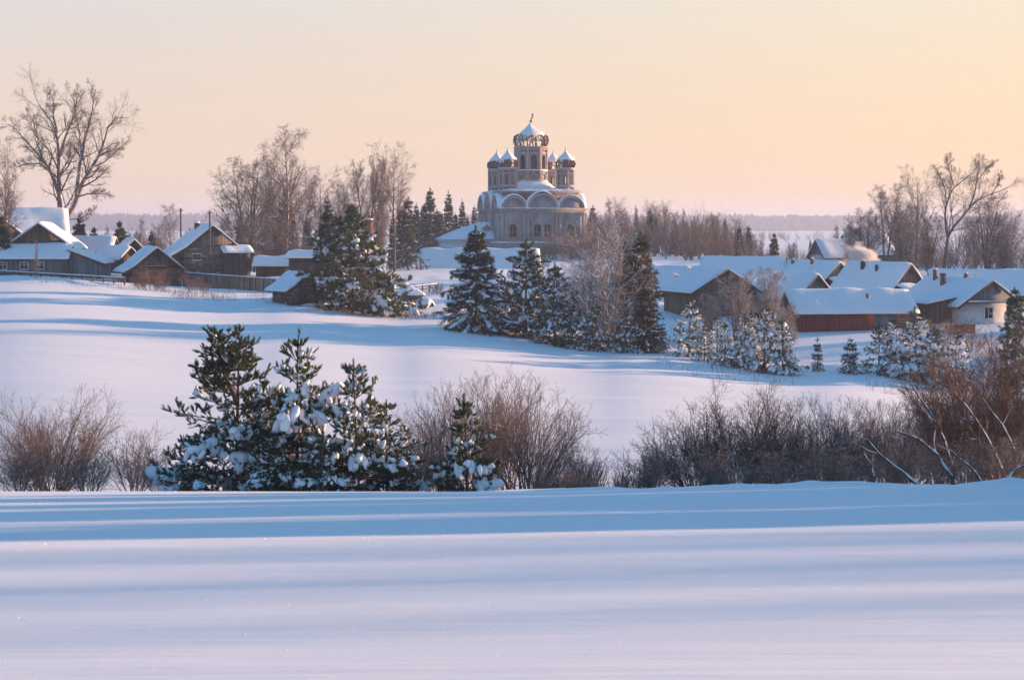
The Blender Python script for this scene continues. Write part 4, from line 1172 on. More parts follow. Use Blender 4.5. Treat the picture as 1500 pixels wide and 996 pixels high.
h = house('log_house', 'weathered grey log house with long swept roof behind the board fence', 'house', 301, 232, 392, 20, 6.4, 9.0, 2.5, 2.6, wall='log', gable='greywood', log=True, snow=.27, chimneys=[(-.7, 1.5, .95, .55)], eaveL=2.0, windows=[((-1.9, -4.52, 1.35), 1.1, .8, 'front', 'trim', 1, False)])
lean_to(h, 1.2, 4.2, -6.2, -4.4, 2.6, 2.0, 'front', 'darkwood', snow=.3)
house('shed', 'long low shed with thick flat snow roof behind the board fence', 'shed', 403, 243, 396, 86, 2.6, 4.4, .8, .75, wall='darkwood', snow=.4)
house('log_shed', 'little grey log shed half hidden by the snow-loaded pine', 'shed', 436, 196, 448, 34, 3.2, 3.9, 2.1, 1.3, wall='log', gable='greywood', log=True, snow=.26, eaveL=.5)
house('shed', 'dark shed with a thin snow roof directly behind the snow-loaded pine', 'shed', 452, 238, 396, 80, 3, 4.2, 1.75, .6, wall='darkwood', snow=.22, windows=[((1.53, .2, 1.0), .8, .7, 'right')])
house('brick_house', 'red brick house with a tall brick chimney behind the snow-loaded pine', 'house', 534, 230, 401, 12, 3.8, 4.5, 2.4, 2.2, wall='brick', gable='brick', snow=.22, chimneys=[(.3, -1.6, 2.3, .95)])

def hut(px, Y, py):
    p = P(px, py, Y); t = thing('well_hut', 'tiny dark plank hut with pyramid snow roof standing in open snow', 'hut', p, R(18))
    MB().box((0, 0, .3), (2.3, 2.3, 2.6)).build('wall', M['greywood'], t)
    n = 15; xs = np.linspace(-1, 1, n); X, Y_ = np.meshgrid(xs, xs); m = np.maximum(abs(X), abs(Y_))
    MB().box((0, 0, 1.66), (2.9, 2.9, .1)).build('roof', M['darkwood'], t)
    Z = 1.74 + 1.05 * (1 - m) ** .85 + .12 * np.clip((1 - m) * 8, 0, 1); V = np.stack([X.ravel() * 1.52, Y_.ravel() * 1.52, Z.ravel()], 1)
    MB().add(V, [[j * n + i, j * n + i + 1, (j + 1) * n + i + 1, (j + 1) * n + i] for j in range(n - 1) for i in range(n - 1)]).build('snow_cover', M['snow'], t, True)
    d = MB(); d.box((.1, -1.17, .55), (.8, .06, 1.7)); d.build('door', M['darkwood'], t)
hut(600, 214, 455)
h = house('shed', 'very low plank shelter with sagging snow roof beside the tiny hut', 'shed', 615, 213, 457, 70, 1.5, 2.0, .7, .5, wall='darkwood', snow=.3)
house('woodpile_shelter', 'snow-buried low shelter in front of the tiny hut', 'shelter', 572, 209, 458, 80, 1.6, 2.2, .6, .35, wall='brownwood', snow=.5)
house('barn', 'low barn with huge unbroken snow roof in front of the church', 'barn', 703, 312, 405, 95, 8.2, 18.6, 1.0, 3.4, wall='brownwood', snow=.32)

# ---- the crowd of houses at the right
house('cottage', 'tiny grey cottage with rounded snow roof nearest the dark crooked spruce top', 'house', 962, 256, 426, 40, 3.2, 4.0, 1.6, 1.5, wall='greywood', snow=.35)
house('cottage', 'small grey-gabled cottage behind the lowest of three little roofs', 'house', 988, 242, 426, 38, 3.2, 4.4, 1.4, 1.6, wall='greywood', gable='bluewood', snow=.34)
house('cottage', 'lowest of three little snow-roofed cottages beside the brown gabled barn', 'house', 971, 226, 430, 36, 3.2, 4.2, .8, 1.5, wall='darkwood', snow=.34)
house('barn', 'wide brown plank barn whose gable rises behind the snowy thicket', 'barn', 1040, 204, 456, 17, 7.2, 8.5, 2.4, 2.2, wall='brownwood', gable='brownwood', snow=.3)
house('barn', 'long barn with a great snow roof behind the brown gabled barn', 'barn', 1088, 236, 430, 82, 6.5, 9.6, 1.7, 2.7, wall='darkwood', snow=.32, chimneys=[(1.5, -2.4, .9, .3, 'brick')])
house('shed', 'small dark gabled shed wedged between brown barn and blue-grey gable', 'shed', 1099, 212, 440, 38, 2.6, 3.4, 1.7, 1.25, wall='darkwood', gable='greywood', snow=.28)
house('cottage', 'blue-grey boarded cottage whose gable stands just behind the red barn', 'house', 1156, 202, 453, 33, 5.0, 8.0, 1.45, 2.35, wall='bluewood', gable='bluewood', snow=.3, chimneys=[(-.9, 1.2, .9, .28, 'tin', False)])
h = house('cottage', 'grey gabled cottage with long roof behind the blue-grey boarded cottage', 'house', 1187, 232, 428, 34, 5.2, 9.5, 1.5, 2.2, wall='bluewood', gable='bluewood', snow=.3, chimneys=[(-.6, 2.5, .8, .3, 'brick'), (-.5, -.8, .9, .3, 'brick')])
lean_to(h, -1.6, 4.4, -7.6, -4.8, 1.9, .9, 'front', 'greywood')
t = house('barn', 'long low red plank barn with grey boarded end', 'barn', 1240, 188, 473, -79, 5.0, 11.9, 1.35, 1.75, wall='redwood', gable='redwood', snow=.34, chimneys=[(1.4, 1.6, .9, .22, 'brick', False)])
gb = MB(); gb.box((2.56, 3.0, .3), (.1, 2.4, 1.75)); gb.build('wall_panel', M['bluewood'], t)
gb = MB()
for k in range(6): gb.bar((2.60, 4.2, -.55 + .28 * k), (2.60, 6.0, -.55 + .28 * k), .14, 6)
gb.build('log_panel', M['log'], t)
h = house('cottage', 'grey gabled cottage with smoking chimney above the red barn roof', 'house', 1287, 218, 437, 38, 5.2, 8.6, 1.5, 2.5, wall='greywood', gable='greywood', snow=.3, chimneys=[(-.9, 1.6, 1.2, .4, 'tin'), (-1.2, -.7, 1.1, .26, 'tin', False)])
lean_to(h, -2.2, 3.0, -7.4, -4.35, 1.7, .9, 'front', 'darkwood')
h = house('cottage', 'white-walled cottage with grey boarded gable and one bright-framed window', 'house', 1404, 196, 472, 19, 6.6, 11.5, 2.25, 2.2, wall='white', gable='bluewood', snow=.3, over=.6,
    windows=[((-.2, -5.76, 1.2), 1.0, 1.15, 'front', 'trim', 1, False), ((-3.31, -3.4, 1.2), .9, 1.1, 'left', 'trim', 1, False)], chimneys=[(-.6, 3.6, 1.35, .36, 'brick'), (-1.4, .8, 1.6, .42, 'brick'), (-.2, -1.6, .8, .32, 'brick')])
snow_slab(h, [(-2.9, 2.34), (2.9, 2.34)], -6.3, -5.73, .14, 'snow_ledge', 4, .04)
q = MB(); q.box((0, -6.01, 2.26), (6.0, .56, .12)); q.build('gable_ledge', M['darkwood'], h)
q = MB(); q.box((-4.9, -2.6, .55), (2.8, 3.4, 3.4)); pw = q.build('porch', M['brownwood'], h)
roof_ = roof_slab(h, [(-6.6, 2.15), (-3.2, 2.75)], -4.7, -.7); snow_slab(roof_, [(-6.7, 2.12), (-3.25, 2.75)], -4.8, -.6, .26)
house('cottage', 'farthest cottage with two snowy roofs beside pale grove trees', 'house', 1222, 296, 392, -68, 4.4, 6.0, 2.0, 2.3, wall='white', gable='greywood', snow=.3)
house('cottage', 'farthest snow-roofed cottage with a dark square chimney on its ridge', 'house', 1266, 304, 392, -72, 6.5, 7.0, 2.4, 2.7, wall='greywood', snow=.32, chimneys=[(0, -1.5, 1.1, .9, 'tin')])
house('cottage', 'cottage roof showing behind the white-walled cottage under the forked tree', 'house', 1402, 244, 432, 84, 5, 6.5, 1.4, 1.7, wall='greywood', snow=.3)
house('cottage', 'broad snow roof of a cottage at the picture edge past the white-walled one', 'house', 1494, 222, 450, 80, 7, 9.5, 1.8, 2.4, wall='greywood', snow=.32, chimneys=[(1.2, -2.6, 1.3, .3, 'tin')])
house('shed', 'low shed under snow beside the porch of the white-walled cottage', 'shed', 1330, 206, 462, 80, 2.6, 3.4, .8, .7, wall='redwood', snow=.36)

# ---- smoke
def smoke():
    p = P(1264, 376, 222)
    m = bpy.data.materials.new('chimney_smoke'); m.use_nodes = True; nt = m.node_tree
    for n in list(nt.nodes): nt.nodes.remove(n)
    out = nt.nodes.new('ShaderNodeOutputMaterial'); v = nt.nodes.new('ShaderNodeVolumePrincipled')
    tc = nt.nodes.new('ShaderNodeTexCoord'); o = tc.outputs['Object']
    ln = nt.nodes.new('ShaderNodeVectorMath'); ln.operation = 'LENGTH'; nt.links.new(o, ln.inputs[0])
    n = noise_n(nt, o, 1.9, 4, .6)
    fall = math_n(nt, 'SUBTRACT', 1.0, ln.outputs['Value'], True)
    d = math_n(nt, 'SUBTRACT', math_n(nt, 'ADD', math_n(nt, 'MULTIPLY', fall, 1.0), math_n(nt, 'MULTIPLY', n, 1.5)), 0.93, True)
    nt.links.new(math_n(nt, 'MULTIPLY', d, 14.0), v.inputs['Density']); v.inputs['Color'].default_value = (.95, .94, .93, 1)
    nt.links.new(v.outputs[0], out.inputs['Volume'])
    V, F = ICO2; o = MB().add(V, F).build('chimney_smoke', m); o.location = p; o.scale = (2.6, 1.3, 1.7); o.rotation_euler = (0, R(28), 0); kind(o, 'stuff')
smoke()

# ---- fences and poles
def fence(name, label, p0, p1, h, mat='picket', gap=.16, snow=True, posts=5, wav=.06, rail=False):
    a, b = np.array(p0), np.array(p1); L = np.linalg.norm((b - a)[:2]); d = (b - a) / L; ang = math.atan2(d[1], d[0]); rng = np.random.RandomState(int(abs(p0[0] * 7)) + 3)
    t = thing(name, label, 'fence', a, ang); dz = (b - a)[2] / L
    mb = MB()
    if rail:
        for zz in (.35 * h, .8 * h): mb.bar((0, 0, zz), (L, 0, zz + (b - a)[2]), .06, 4)
    else:
        n = int(L / gap)
        for k in range(n): x = (k + .5) * gap; hh = h * (1 + rng.uniform(-wav, wav)); mb.box((x, rng.normal(0, .01), dz * x + hh / 2 - .25), (gap * .86, .03, hh + .5))
    mb.build('rail' if rail else 'board_panel', M[mat], t)
    for k in range(posts + 1):
        x = L * k / posts; MB().box((x, .09, dz * x + h / 2 - .3), (.13, .13, h + .75)).build('post', M['pole'], t)
    if snow:
        sb = MB(); n = int(L / .5); x = np.linspace(0, L, n); zz = h * (1.0 if not rail else .86) + dz * x + .05; r = .06 + .03 * vnoise(x * 1.3, x * 0)
        pts = np.stack([x, x * 0 + .02, zz], 1); V, F = tube_arrays(pts[None], r[None], 6, True); sb.add(V, *F); sb.build('snow_cap', M['snow'], t, True)
    return t
fence('board_fence', 'long snow-capped plank fence running past the weathered log house', G(268, 221), G(436, 214), 1.55)
fence('rail_fence', 'weathered rail fence in front of the long porch cottage', G(-30, 219), G(182, 213), .95, 'pole', rail=True, posts=14)
fence('board_fence', 'short reddish plank fence below the white-walled cottage', G(1386, 184), G(1428, 184.5), .85, 'redwood', .12, False, 3)
fence('board_fence', 'reddish fence piece between red barn and white-walled cottage', G(1322, 186.5), G(1364, 187), .7, 'redwood', .12, True, 3)
fence('rail_fence', 'thin rail fence in shade beside the tiny hut', G(556, 226), G(640, 238), .9, 'pole', rail=True, posts=8)
def pole(px, Y, top, label):
    b = G(px, Y); h = P(px, top, Y)[2] - b[2]; t = thing('utility_pole', label, 'pole', b)
    MB().bar((0, 0, -.4), (.02, 0, h), .13, 8, .09).build('post', M['pole'], t)
    m = MB(); m.box((.02, 0, h - .35), (.5, .09, .09))
    for s in (-.2, .22): m.bar((s + .0, 0, h - .30), (s, 0, h - .1), .035, 6)
    m.build('crossarm', M['pole'], t)
    MB().bar((.45, .1, -.3), (.05, 0, h * .42), .09, 6).build('brace', M['pole'], t)
pole(265.5, 236, 305, 'thin bare utility pole between log shed and weathered log house')
pole(308, 224, 308, 'utility pole standing right in front of the weathered log house')

# ================================================================= trees
PB = {}
def proto(k, f, *a, **kw):
    if k not in PB: PB[k] = f(*a, **kw)
    return PB[k]
# old forked tree, traced limb by limb
Yt = 252.0
def limb(pts, r0, r1, dep=0.0, seed=0):
    rng = np.random.RandomState(seed + 50); out = []; b = P(88, 345, Yt)
    for i, (x, y) in enumerate(pts):
        q = P(x, y, Yt) - b; q[1] += dep * i / (len(pts) - 1) + (rng.normal(0, .15) if i else 0); out.append(q)
    return (out, r0, r1)
limbs = [
    limb([(94, 400), (90, 345), (88, 300), (86, 260), (87, 225), (84, 190), (66, 165), (50, 140), (55, 126)], 0.488, .03, -.6, 1),
    limb([(91, 335), (98, 318), (110, 295), (122, 262), (138, 238), (150, 212), (155, 185), (170, 168), (193, 173)], 0.410, .03, 1.4, 2),
    limb([(88, 290), (78, 262), (72, 245), (58, 225), (40, 205), (25, 188), (8, 180)], 0.268, .03, -2.0, 3),
    limb([(112, 290), (114, 258), (118, 225), (113, 190), (106, 160), (100, 130)], 0.268, .03, 2.2, 4),
    limb([(120, 235), (126, 205), (136, 170), (142, 140), (148, 128)], 0.204, .03, -1.8, 5),
    limb([(87, 230), (95, 200), (104, 175), (110, 150), (105, 130)], 0.204, .03, 1.5, 6),
    limb([(74, 250), (60, 240), (42, 241), (25, 248)], 0.126, .03, -2.6, 7),
    limb([(116, 288), (132, 284), (150, 284), (170, 286)], 0.134, .03, -2.2, 8),
    limb([(87, 262), (95, 240), (100, 225), (97, 205)], 0.143, .03, 2.0, 9),
    limb([(100, 322), (118, 320), (134, 312), (142, 304)], 0.111, .03, -1.0, 10),
    limb([(62, 232), (50, 205), (46, 180), (30, 160)], 0.143, .03, 2.6, 11),
    limb([(132, 247), (150, 238), (165, 222), (182, 205)], 0.143, .03, 2.6, 12),
    limb([(84, 195), (78, 170), (76, 148), (68, 128)], 0.143, .03, 1.0, 13),
]
place(traced_tree(4, limbs, n2=17, n3=9, n4=6, spread=.26, rmin=.012), 'old_tree', 'huge old bare tree forking into two pale trunks behind the tall barn', 'tree', P(88, 345, Yt))
Yr = 262.0
def limb2(pts, r0, r1, dep=0.0, seed=0):
    rng = np.random.RandomState(seed + 90); out = []; b = P(1386, 390, Yr)
    for i, (x, y) in enumerate(pts):
        q = P(x, y, Yr) - b; q[1] += dep * i / (len(pts) - 1) + (rng.normal(0, .12) if i else 0); out.append(q)
    return (out, r0, r1)
limbs = [
    limb2([(1381, 420), (1386, 360), (1389, 345), (1400, 330), (1416, 312), (1428, 298), (1440, 290), (1455, 284), (1475, 278), (1492, 270)], 0.250, .03, 1.5, 1),
    limb2([(1388, 350), (1384, 325), (1384, 305), (1390, 285), (1397, 272), (1410, 263), (1422, 254), (1430, 240)], 0.162, .03, -1.5, 2),
    limb2([(1386, 300), (1384, 280), (1376, 262), (1366, 246)], 0.087, .03, -2.0, 3),
    limb2([(1419, 308), (1428, 285), (1433, 268), (1437, 248), (1440, 232)], 0.125, .03, 1.5, 4),
    limb2([(1397, 272), (1392, 250), (1390, 236), (1396, 226)], 0.075, .03, 2.0, 5),
    limb2([(1434, 262), (1448, 246), (1458, 236)], 0.069, .03, 1.0, 6),
    limb2([(1452, 286), (1460, 270), (1462, 255)], 0.062, .03, -1.5, 7),
]
place(traced_tree(8, limbs, n2=15, n3=9, n4=6, spread=.32, trunk_mat='bark', twig_mat='twig', rmin=.012), 'forked_tree', 'bare tree with slanting forked trunk, tallest of the grove past the cottages', 'tree', P(1386, 390, Yr))

BT = dict(crown0=.22, spread=.40, trop=.05)
pbA = lambda: proto('birchA', bare_tree, 21, 17, .25, .34, 26, 9, 6, 4, 36, .05, .10, trunk_mat='birch', twig_mat='twig', rmin=.012, fall=.45)
pbB = lambda: proto('birchB', bare_tree, 22, 17, .30, .36, 20, 9, 6, 4, 40, .04, .12, trunk_mat='birch', twig_mat='twig', rmin=.012, fall=.45)
plA = lambda: proto('limeA', bare_tree, 23, 15, .42, .36, 22, 9, 6, 4, 50, .05, .0, trunk_mat='bark', twig_mat='twig', rmin=.012, fall=.30)
plB = lambda: proto('limeB', bare_tree, 24, 15, .34, .36, 20, 10, 7, 4, 40, .07, .0, trunk_mat='bark', twig_mat='twig', rmin=.011, forks=2)
pwA = lambda: proto('wildA', bare_tree, 25, 14, .18, .46, 17, 9, 6, 4, 48, .03, .04, trunk_mat='bark', twig_mat='twig', rmin=.014, forks=3)
pyA = lambda: proto('youngA', bare_tree, 26, 10, .1, .28, 26, 9, 6, 3, 30, .07, .03, trunk_mat='birch', twig_mat='willow', rmin=.013)
pyB = lambda: proto('youngB', bare_tree, 27, 10, .08, .34, 24, 9, 6, 3, 34, .06, .02, trunk_mat='bark', twig_mat='willow', rmin=.013, forks=3)
sfA = lambda: proto('spfA', spruce_tree, 31, 14, 6.2, 17, 6, 6, 6, .40, .11, .42, 1.0, .06, .95, 1.2, dens=2)
sfB = lambda: proto('spfB', spruce_tree, 32, 14, 7.4, 14, 6, 6, 6, .42, .12, .38, 1.1, .10, .85, 1.25, dens=2)
sfC = lambda: proto('spfC', spruce_tree, 33, 14, 5.0, 19, 6, 5, 6, .38, .11, .42, 1.0, .04, 1.0, 1.15, dens=2)
pfA = lambda: proto('pnfA', pine_tree, 36, 12, 6.5, 11, 6, 6, 2, 9, .22, .06, .5, 2.0, .30, tw=2.2, dens=2, detail=ICO1)
KIND = {'bA': (pbA, 17, 'birch_tree', 'birch'), 'bB': (pbB, 17, 'birch_tree', 'birch'), 'lA': (plA, 15, 'bare_tree', 'tree'), 'lB': (plB, 15, 'bare_tree', 'tree'), 'wA': (pwA, 14, 'bare_tree', 'tree'),
        'yA': (pyA, 10, 'birch_tree', 'birch'), 'yB': (pyB, 10, 'bare_tree', 'tree'), 'sA': (sfA, 14, 'spruce_tree', 'spruce'), 'sB': (sfB, 14, 'spruce_tree', 'spruce'), 'sC': (sfC, 14, 'spruce_tree', 'spruce'), 'pA': (pfA, 12, 'pine_tree', 'pine')}
_rt = random.Random(5)
def tree(k, px, Y, top, label, group=None, squash=None, rz=None):
    f, H, nm, cat = KIND[k]; b = G(px, Y); h = P(px, top, Y)[2] - b[2]
    s = h / H
    return place(f(), nm, label, cat, b, s, _rt.uniform(0, 6.28) if rz is None else rz, group, squash or _rt.uniform(.9, 1.12))

# behind the snow-loaded pine and the log house
gl_ = 'tall bare trees behind the log house'
tree('bA', 421, 272, 190, 'tallest bare birch, rising behind the low shed with thick flat roof', gl_, 1.02)
tree('wA', 366, 268, 236, 'wide bare tree beside the tallest birch, nearest the log house', gl_, 1.15)
tree('bB', 398, 284, 222, 'bare birch overlapped by the tallest birch', gl_, .9)
tree('lA', 470, 282, 262, 'low round bare tree between tallest birch and the two round-crowned trees', gl_, 1.1)
tree('lA', 578, 290, 232, 'round-crowned bare tree on a tall dark trunk, beside the narrow one', gl_, .95)
tree('lB', 536, 288, 236, 'round-crowned bare tree right above the red brick chimney', gl_, .9)
tree('yB', 556, 296, 238, 'narrow bare tree squeezed between the two round-crowned trees', gl_, .5)
tree('wA', 505, 296, 268, 'faint small bare tree above the snow-loaded pine', gl_, .8)
tree('lB', 440, 300, 262, 'bare tree filling the gap below the tallest birch', gl_, 1.2)
gs_ = 'dark spruces standing before the church'
for i, (k, px, Y, top, lb) in enumerate([
    ('sA', 396, 300, 272, 'dark spruce under the bare birch behind the log house'), ('sB', 418, 292, 280, 'broad dark spruce at the foot of the tallest birch'), ('sC', 352, 290, 312, 'low dark spruce just past the log house roof'),
    ('sC', 481, 262, 290, 'dark spruce spire right behind the snow-loaded pine'), ('sA', 515, 268, 302, 'second dark spruce spire behind the snow-loaded pine'), ('sB', 598, 300, 291, 'broad dark spruce beside the red brick house'),
    ('sA', 630, 398, 278, 'broadest dark spruce halfway between brick house and church'), ('sC', 657, 402, 282, 'slim pointed spruce next to the broadest dark one'), ('sC', 677, 405, 294, 'smallest pointed spruce nearest the church wall'),
    ('sA', 610, 395, 300, 'spruce filling the gap behind the broadest dark one'), ('sB', 645, 396, 312, 'short spruce behind the slim pointed spruce'), ('sC', 575, 310, 318, 'low spruce under the round-crowned bare tree'),
    ('sA', 450, 290, 322, 'low dark spruce between tallest birch and snow-loaded pine'), ('sC', 695, 408, 302, 'slender spruce touching the church corner'), ('sB', 588, 330, 305, 'shaggy spruce pressed against the broad one beside the brick house'), ('sB', 622, 388, 300, 'shaggy spruce leaning into the broadest dark one'), ('sA', 640, 385, 308, 'spruce in the gap between the broadest and the slim pointed one'), ('sB', 667, 390, 314, 'low wide spruce between slim pointed and smallest pointed ones'), ('sA', 685, 394, 318, 'lowest spruce right above the snowy apse roof')]):
    tree(k, px, Y, top, lb, gs_)
gw_ = 'leafless undergrowth trees by the log house'
for k, px, Y, top, lb in [('yB', 340, 262, 322, 'small bare tree against the log house gable'), ('yB', 372, 258, 318, 'bare sapling rising behind the low flat-roofed shed'), ('yA', 392, 262, 330, 'low bare birch behind the low flat-roofed shed'),
    ('yB', 430, 262, 330, 'bushy bare sapling below the tallest birch'), ('yA', 455, 266, 318, 'bare birch sapling behind the dark thin-roofed shed'), ('yB', 410, 272, 318, 'dense bare sapling between the fence and tallest birch'), ('yA', 358, 276, 330, 'bare birch sapling in the log house yard')]:
    tree(k, px, Y, top, lb, gw_, 1.3)

# low trees on the plain behind the cottages at the barn side
gp_ = 'low trees beyond the cottages'
for k, px, Y, top, lb in [('pA', 118, 262, 318, 'snowy dark pine right at the foot of the huge old tree'), ('pA', 176, 300, 326, 'round dark pine above the cottages, nearest the huge old tree'), ('yA', 207, 320, 318, 'faint slim birch between round pine and birch clump'),
    ('bA', 250, 330, 300, 'bare birch in full twig beside the thin utility pole'), ('yB', 232, 318, 330, 'low scrubby tree under the birch in full twig'), ('yA', 158, 322, 330, 'faint low birch next to the round dark pine'),
    ('sA', 222, 300, 338, 'short spruce behind the steep-roofed shed'), ('yB', 280, 300, 336, 'scrubby bare tree behind the swept log house roof'), ('yB', 196, 290, 340, 'scrubby bare tree above the steep-roofed shed'), ('pA', 138, 275, 335, 'low snowy pine above the flat-roofed blue cottage')]:
    tree(k, px, Y, top, lb, gp_, 1.15)
tree('bB', 10, 228, 215, 'bare birch with broken top at the picture edge beside the tall barn', None, .55)
tree('yB', -6, 226, 262, 'dense bare tree hugging the picture edge', None, 1.2)
tree('pA', 4, 222, 318, 'dark snowy pine low at the picture edge below the broken-topped birch', None, .8)
tree('yA', 54, 213, 348, 'thin rusty young birch standing before the porch cottage', None, .6)

# behind the church, towards the great barn roof
gb_ = 'mixed wood behind the church'
for k, px, Y, top, lb in [('sA', 868, 396, 303, 'spruce tip just past the church corner'), ('yA', 893, 380, 290, 'pale young birch nearest the church corner'), ('bB', 905, 398, 294, 'bare birch in the wood just past the church'),
    ('sC', 932, 405, 312, 'narrow spruce between the pale birch and the paired birches'), ('bA', 960, 400, 300, 'one of the paired bare birches above the three little cottages'), ('bB', 974, 410, 298, 'other of the paired bare birches, slightly taller'),
    ('sA', 952, 392, 308, 'dark spruce below the paired bare birches'), ('yA', 1000, 404, 318, 'faint birch above the small grey-gabled cottage'), ('sB', 990, 380, 330, 'broad low spruce above the little cottages'),
    ('bA', 1046, 400, 318, 'faint tall birch above the wide brown barn'), ('yB', 1020, 396, 326, 'bare tree between the faint birches'), ('sA', 1048, 372, 338, 'brownish spruce over the gable of the wide brown barn'),
    ('sB', 1083, 350, 334, 'dark round spruce above the great snow roof'), ('pA', 1134, 340, 343, 'small round-topped pine alone above the great snow roof'), ('sB', 1096, 356, 342, 'spruce joined to the dark round one'),
    ('yB', 880, 372, 318, 'brown bare tree at the church corner'), ('yB', 915, 376, 322, 'brown bare tree behind the snowy white birch'), ('yB', 940, 384, 328, 'brown bare tree before the paired birches'), ('yA', 865, 360, 330, 'thin birch against the church plinth'),
    ('yB', 1112, 345, 352, 'bare scrub tree below the dark round spruce'), ('yB', 1160, 340, 356, 'bare scrub tree beside the small round-topped pine'), ('sC', 1187, 335, 352, 'tiny spruce beside the farthest cottage'), ('yA', 975, 370, 330, 'brown birch sapling over the little cottages'), ('yB', 1010, 370, 336, 'brown bare sapling behind the small grey gable')]:
    tree(k, px, Y, top, lb, gb_, 1.15 if k[0] == 'y' else None)
_rb = np.random.RandomState(44)
for i in range(26):
    px = 958 + 150 * i / 25 + _rb.uniform(-5, 5)
    tree(('yA', 'bA', 'yB', 'yA')[i % 4], px, _rb.uniform(370, 440), 300 + 26 * max(0, (px - 985) / 115) + _rb.uniform(-4, 26), 'slim brown bare tree lost in the wood beyond the three little cottages', 'slim bare trees in the wood beyond the little cottages', _rb.uniform(.7, 1.2))
for i in range(16):
    px = 862 + 95 * i / 15 + _rb.uniform(-4, 4)
    tree(('yB', 'yA', 'bB', 'yA')[i % 4], px, _rb.uniform(365, 420), 298 + _rb.uniform(-4, 34), 'slim brown bare tree in the wood between the church and the three little cottages', 'slim bare trees in the wood at the church corner', _rb.uniform(.7, 1.2))
for i in range(9):
    px = 876 + 215 * i / 8 + _rb.uniform(-6, 6)
    tree(('sA', 'sC', 'sB')[i % 3], px, _rb.uniform(385, 430), 312 + 16 * max(0, (px - 985) / 115) + _rb.uniform(-4, 14), 'dark spruce standing deep among the slim bare trees beyond the little cottages', 'dark spruces in the wood beyond the little cottages')
# grove past the cottages
gg_ = 'bare grove past the cottages'
for k, px, Y, top, lb in [('lB', 1296, 272, 272, 'many-stemmed bare tree over the smoking cottage'), ('lA', 1343, 276, 262, 'round-crowned bare tree between many-stemmed and forked trees'), ('wA', 1268, 285, 308, 'low spreading bare tree above the farthest cottage chimney'),
    ('wA', 1446, 266, 285, 'crooked bare tree just past the slanting forked one'), ('bB', 1425, 282, 322, 'thin bare tree under the slanting fork'), ('yB', 1320, 268, 322, 'bare undergrowth tree below the round-crowned one'), ('yB', 1360, 272, 318, 'bare undergrowth tree beside the forked trunk'),
    ('yB', 1470, 262, 330, 'bare undergrowth tree above the roof at the picture edge'), ('lB', 1478, 272, 312, 'dense bare tree at the picture edge above the broad roof'), ('yB', 1250, 290, 330, 'bare scrub tree beside the farthest cottage roof'), ('wA', 1330, 290, 300, 'pale bare tree seen through the grove'), ('yA', 1226, 360, 330, 'faint pair of twigs far off beside the farthest cottage')]:
    tree(k, px, Y, top, lb, gg_, 1.15 if k[0] in 'yw' else None)
scrub('far_scrub', 1290, 1560, 300, 360, 150, 5.5, 5, 'willow')
scrub('far_scrub', 860, 1105, 340, 420, 160, 6.0, 6, 'twig')
scrub('far_scrub', 120, 350, 290, 420, 130, 4.5, 7, 'twig')
scrub('far_scrub', 790, 900, 335, 352, 80, 4.5, 8, 'willow')
scrub('far_scrub', 700, 1600, 1150, 1500, 240, 7, 9, 'twig', 1.3)
scrub('far_scrub', 380, 560, 255, 285, 90, 4.0, 10, 'twig')
scrub('far_scrub', 1060, 1260, 300, 380, 90, 2.6, 12, 'twig')

# ---- middle ground
def big(pr, name, label, cat, px, Y, top, H, rz=0.0, squash=1.0, group=None, dz=0.0):
    b = G(px, Y, dz); h = P(px, top, Y)[2] - b[2]
    return place(pr, name, label, cat, b, h / H, rz, group, squash)
big(spruce_tree(41, 10, 9.4, 15, 8, 11, 9, .26, .07, .9, 1.35, .02, .95, 1.0, droop=.12, dens=4, detail=ICO2), 'spruce_tree', 'large dark spruce with snowy fans in front of the huge barn roof', 'spruce', 697, 177, 334, 10, 0.3, 1.15)
big(pine_tree(42, 9, 10.5, 12, 8, 9, 3, 12, .17, .040, 1.0, 1.75, .03, tw=1.5, dens=3, snowband=(.05, .85)), 'pine_tree', 'broad pine heavily loaded with snow hiding the red brick house', 'pine', 512, 193, 306, 9, .4, 1.3)
big(spruce_tree(44, 9, 5.4, 17, 7, 8, 8, .26, .08, .5, 1.0, .03, .8, 1.0), 'spruce_tree', 'dark spruce merged into the back of the snow-loaded pine', 'spruce', 481, 202, 306, 9)
big(pine_tree(43, 9, 7.0, 12, 7, 8, 2, 11, .16, .036, .9, 1.6, .04, tw=1.5, dens=2, snowband=(.05, .9)), 'pine_tree', 'open snowy pine beside the large dark spruce', 'pine', 770, 178, 352, 9, 1.0, 1.25)
big(pine_tree(45, 9, 7.0, 11, 7, 8, 2, 11, .16, .036, .95, 1.7, .04, tw=1.5, dens=2, snowband=(.05, .9)), 'pine_tree', 'lower snowy pine beside the open pine, below the church windows', 'pine', 812, 174, 388, 9, 2.0, 1.3)
big(spruce_tree(46, 9, 4.8, 19, 7, 8, 8, .26, .08, .55, 1.1, .02, .62, 1.0, droop=.16, mat='goldspruce', tip=.02), 'spruce_tree', 'dark ragged columnar spruce with a snow lump on its blunt tip', 'spruce', 938, 174, 346, 9)
big(spruce_tree(47, 8, 4.6, 14, 7, 8, 8, .26, .08, .5, 1.1, .02, .7, 1.0, droop=.16, mat='goldspruce'), 'spruce_tree', 'brownish golden spruce at the foot of the columnar one', 'spruce', 944, 169, 420, 8)
big(spruce_tree(48, 8, 4.0, 16, 8, 8, 8, .26, .08, .2, .8, .02, .7, 1.0), 'spruce_tree', 'dark spruce close behind the snowy white birch', 'spruce', 912, 180, 352, 8)
big(bare_tree(49, 10, .06, .56, 24, 7, 5, 2, 50, .08, .0, trunk_mat='birch', twig_mat='whitetwig', rmin=.009, forks=2, fall=.55), 'birch_tree', 'snow-covered pale birch spreading in front of the dark columnar spruce', 'birch', 896, 171, 332, 10, .6, 1.3)
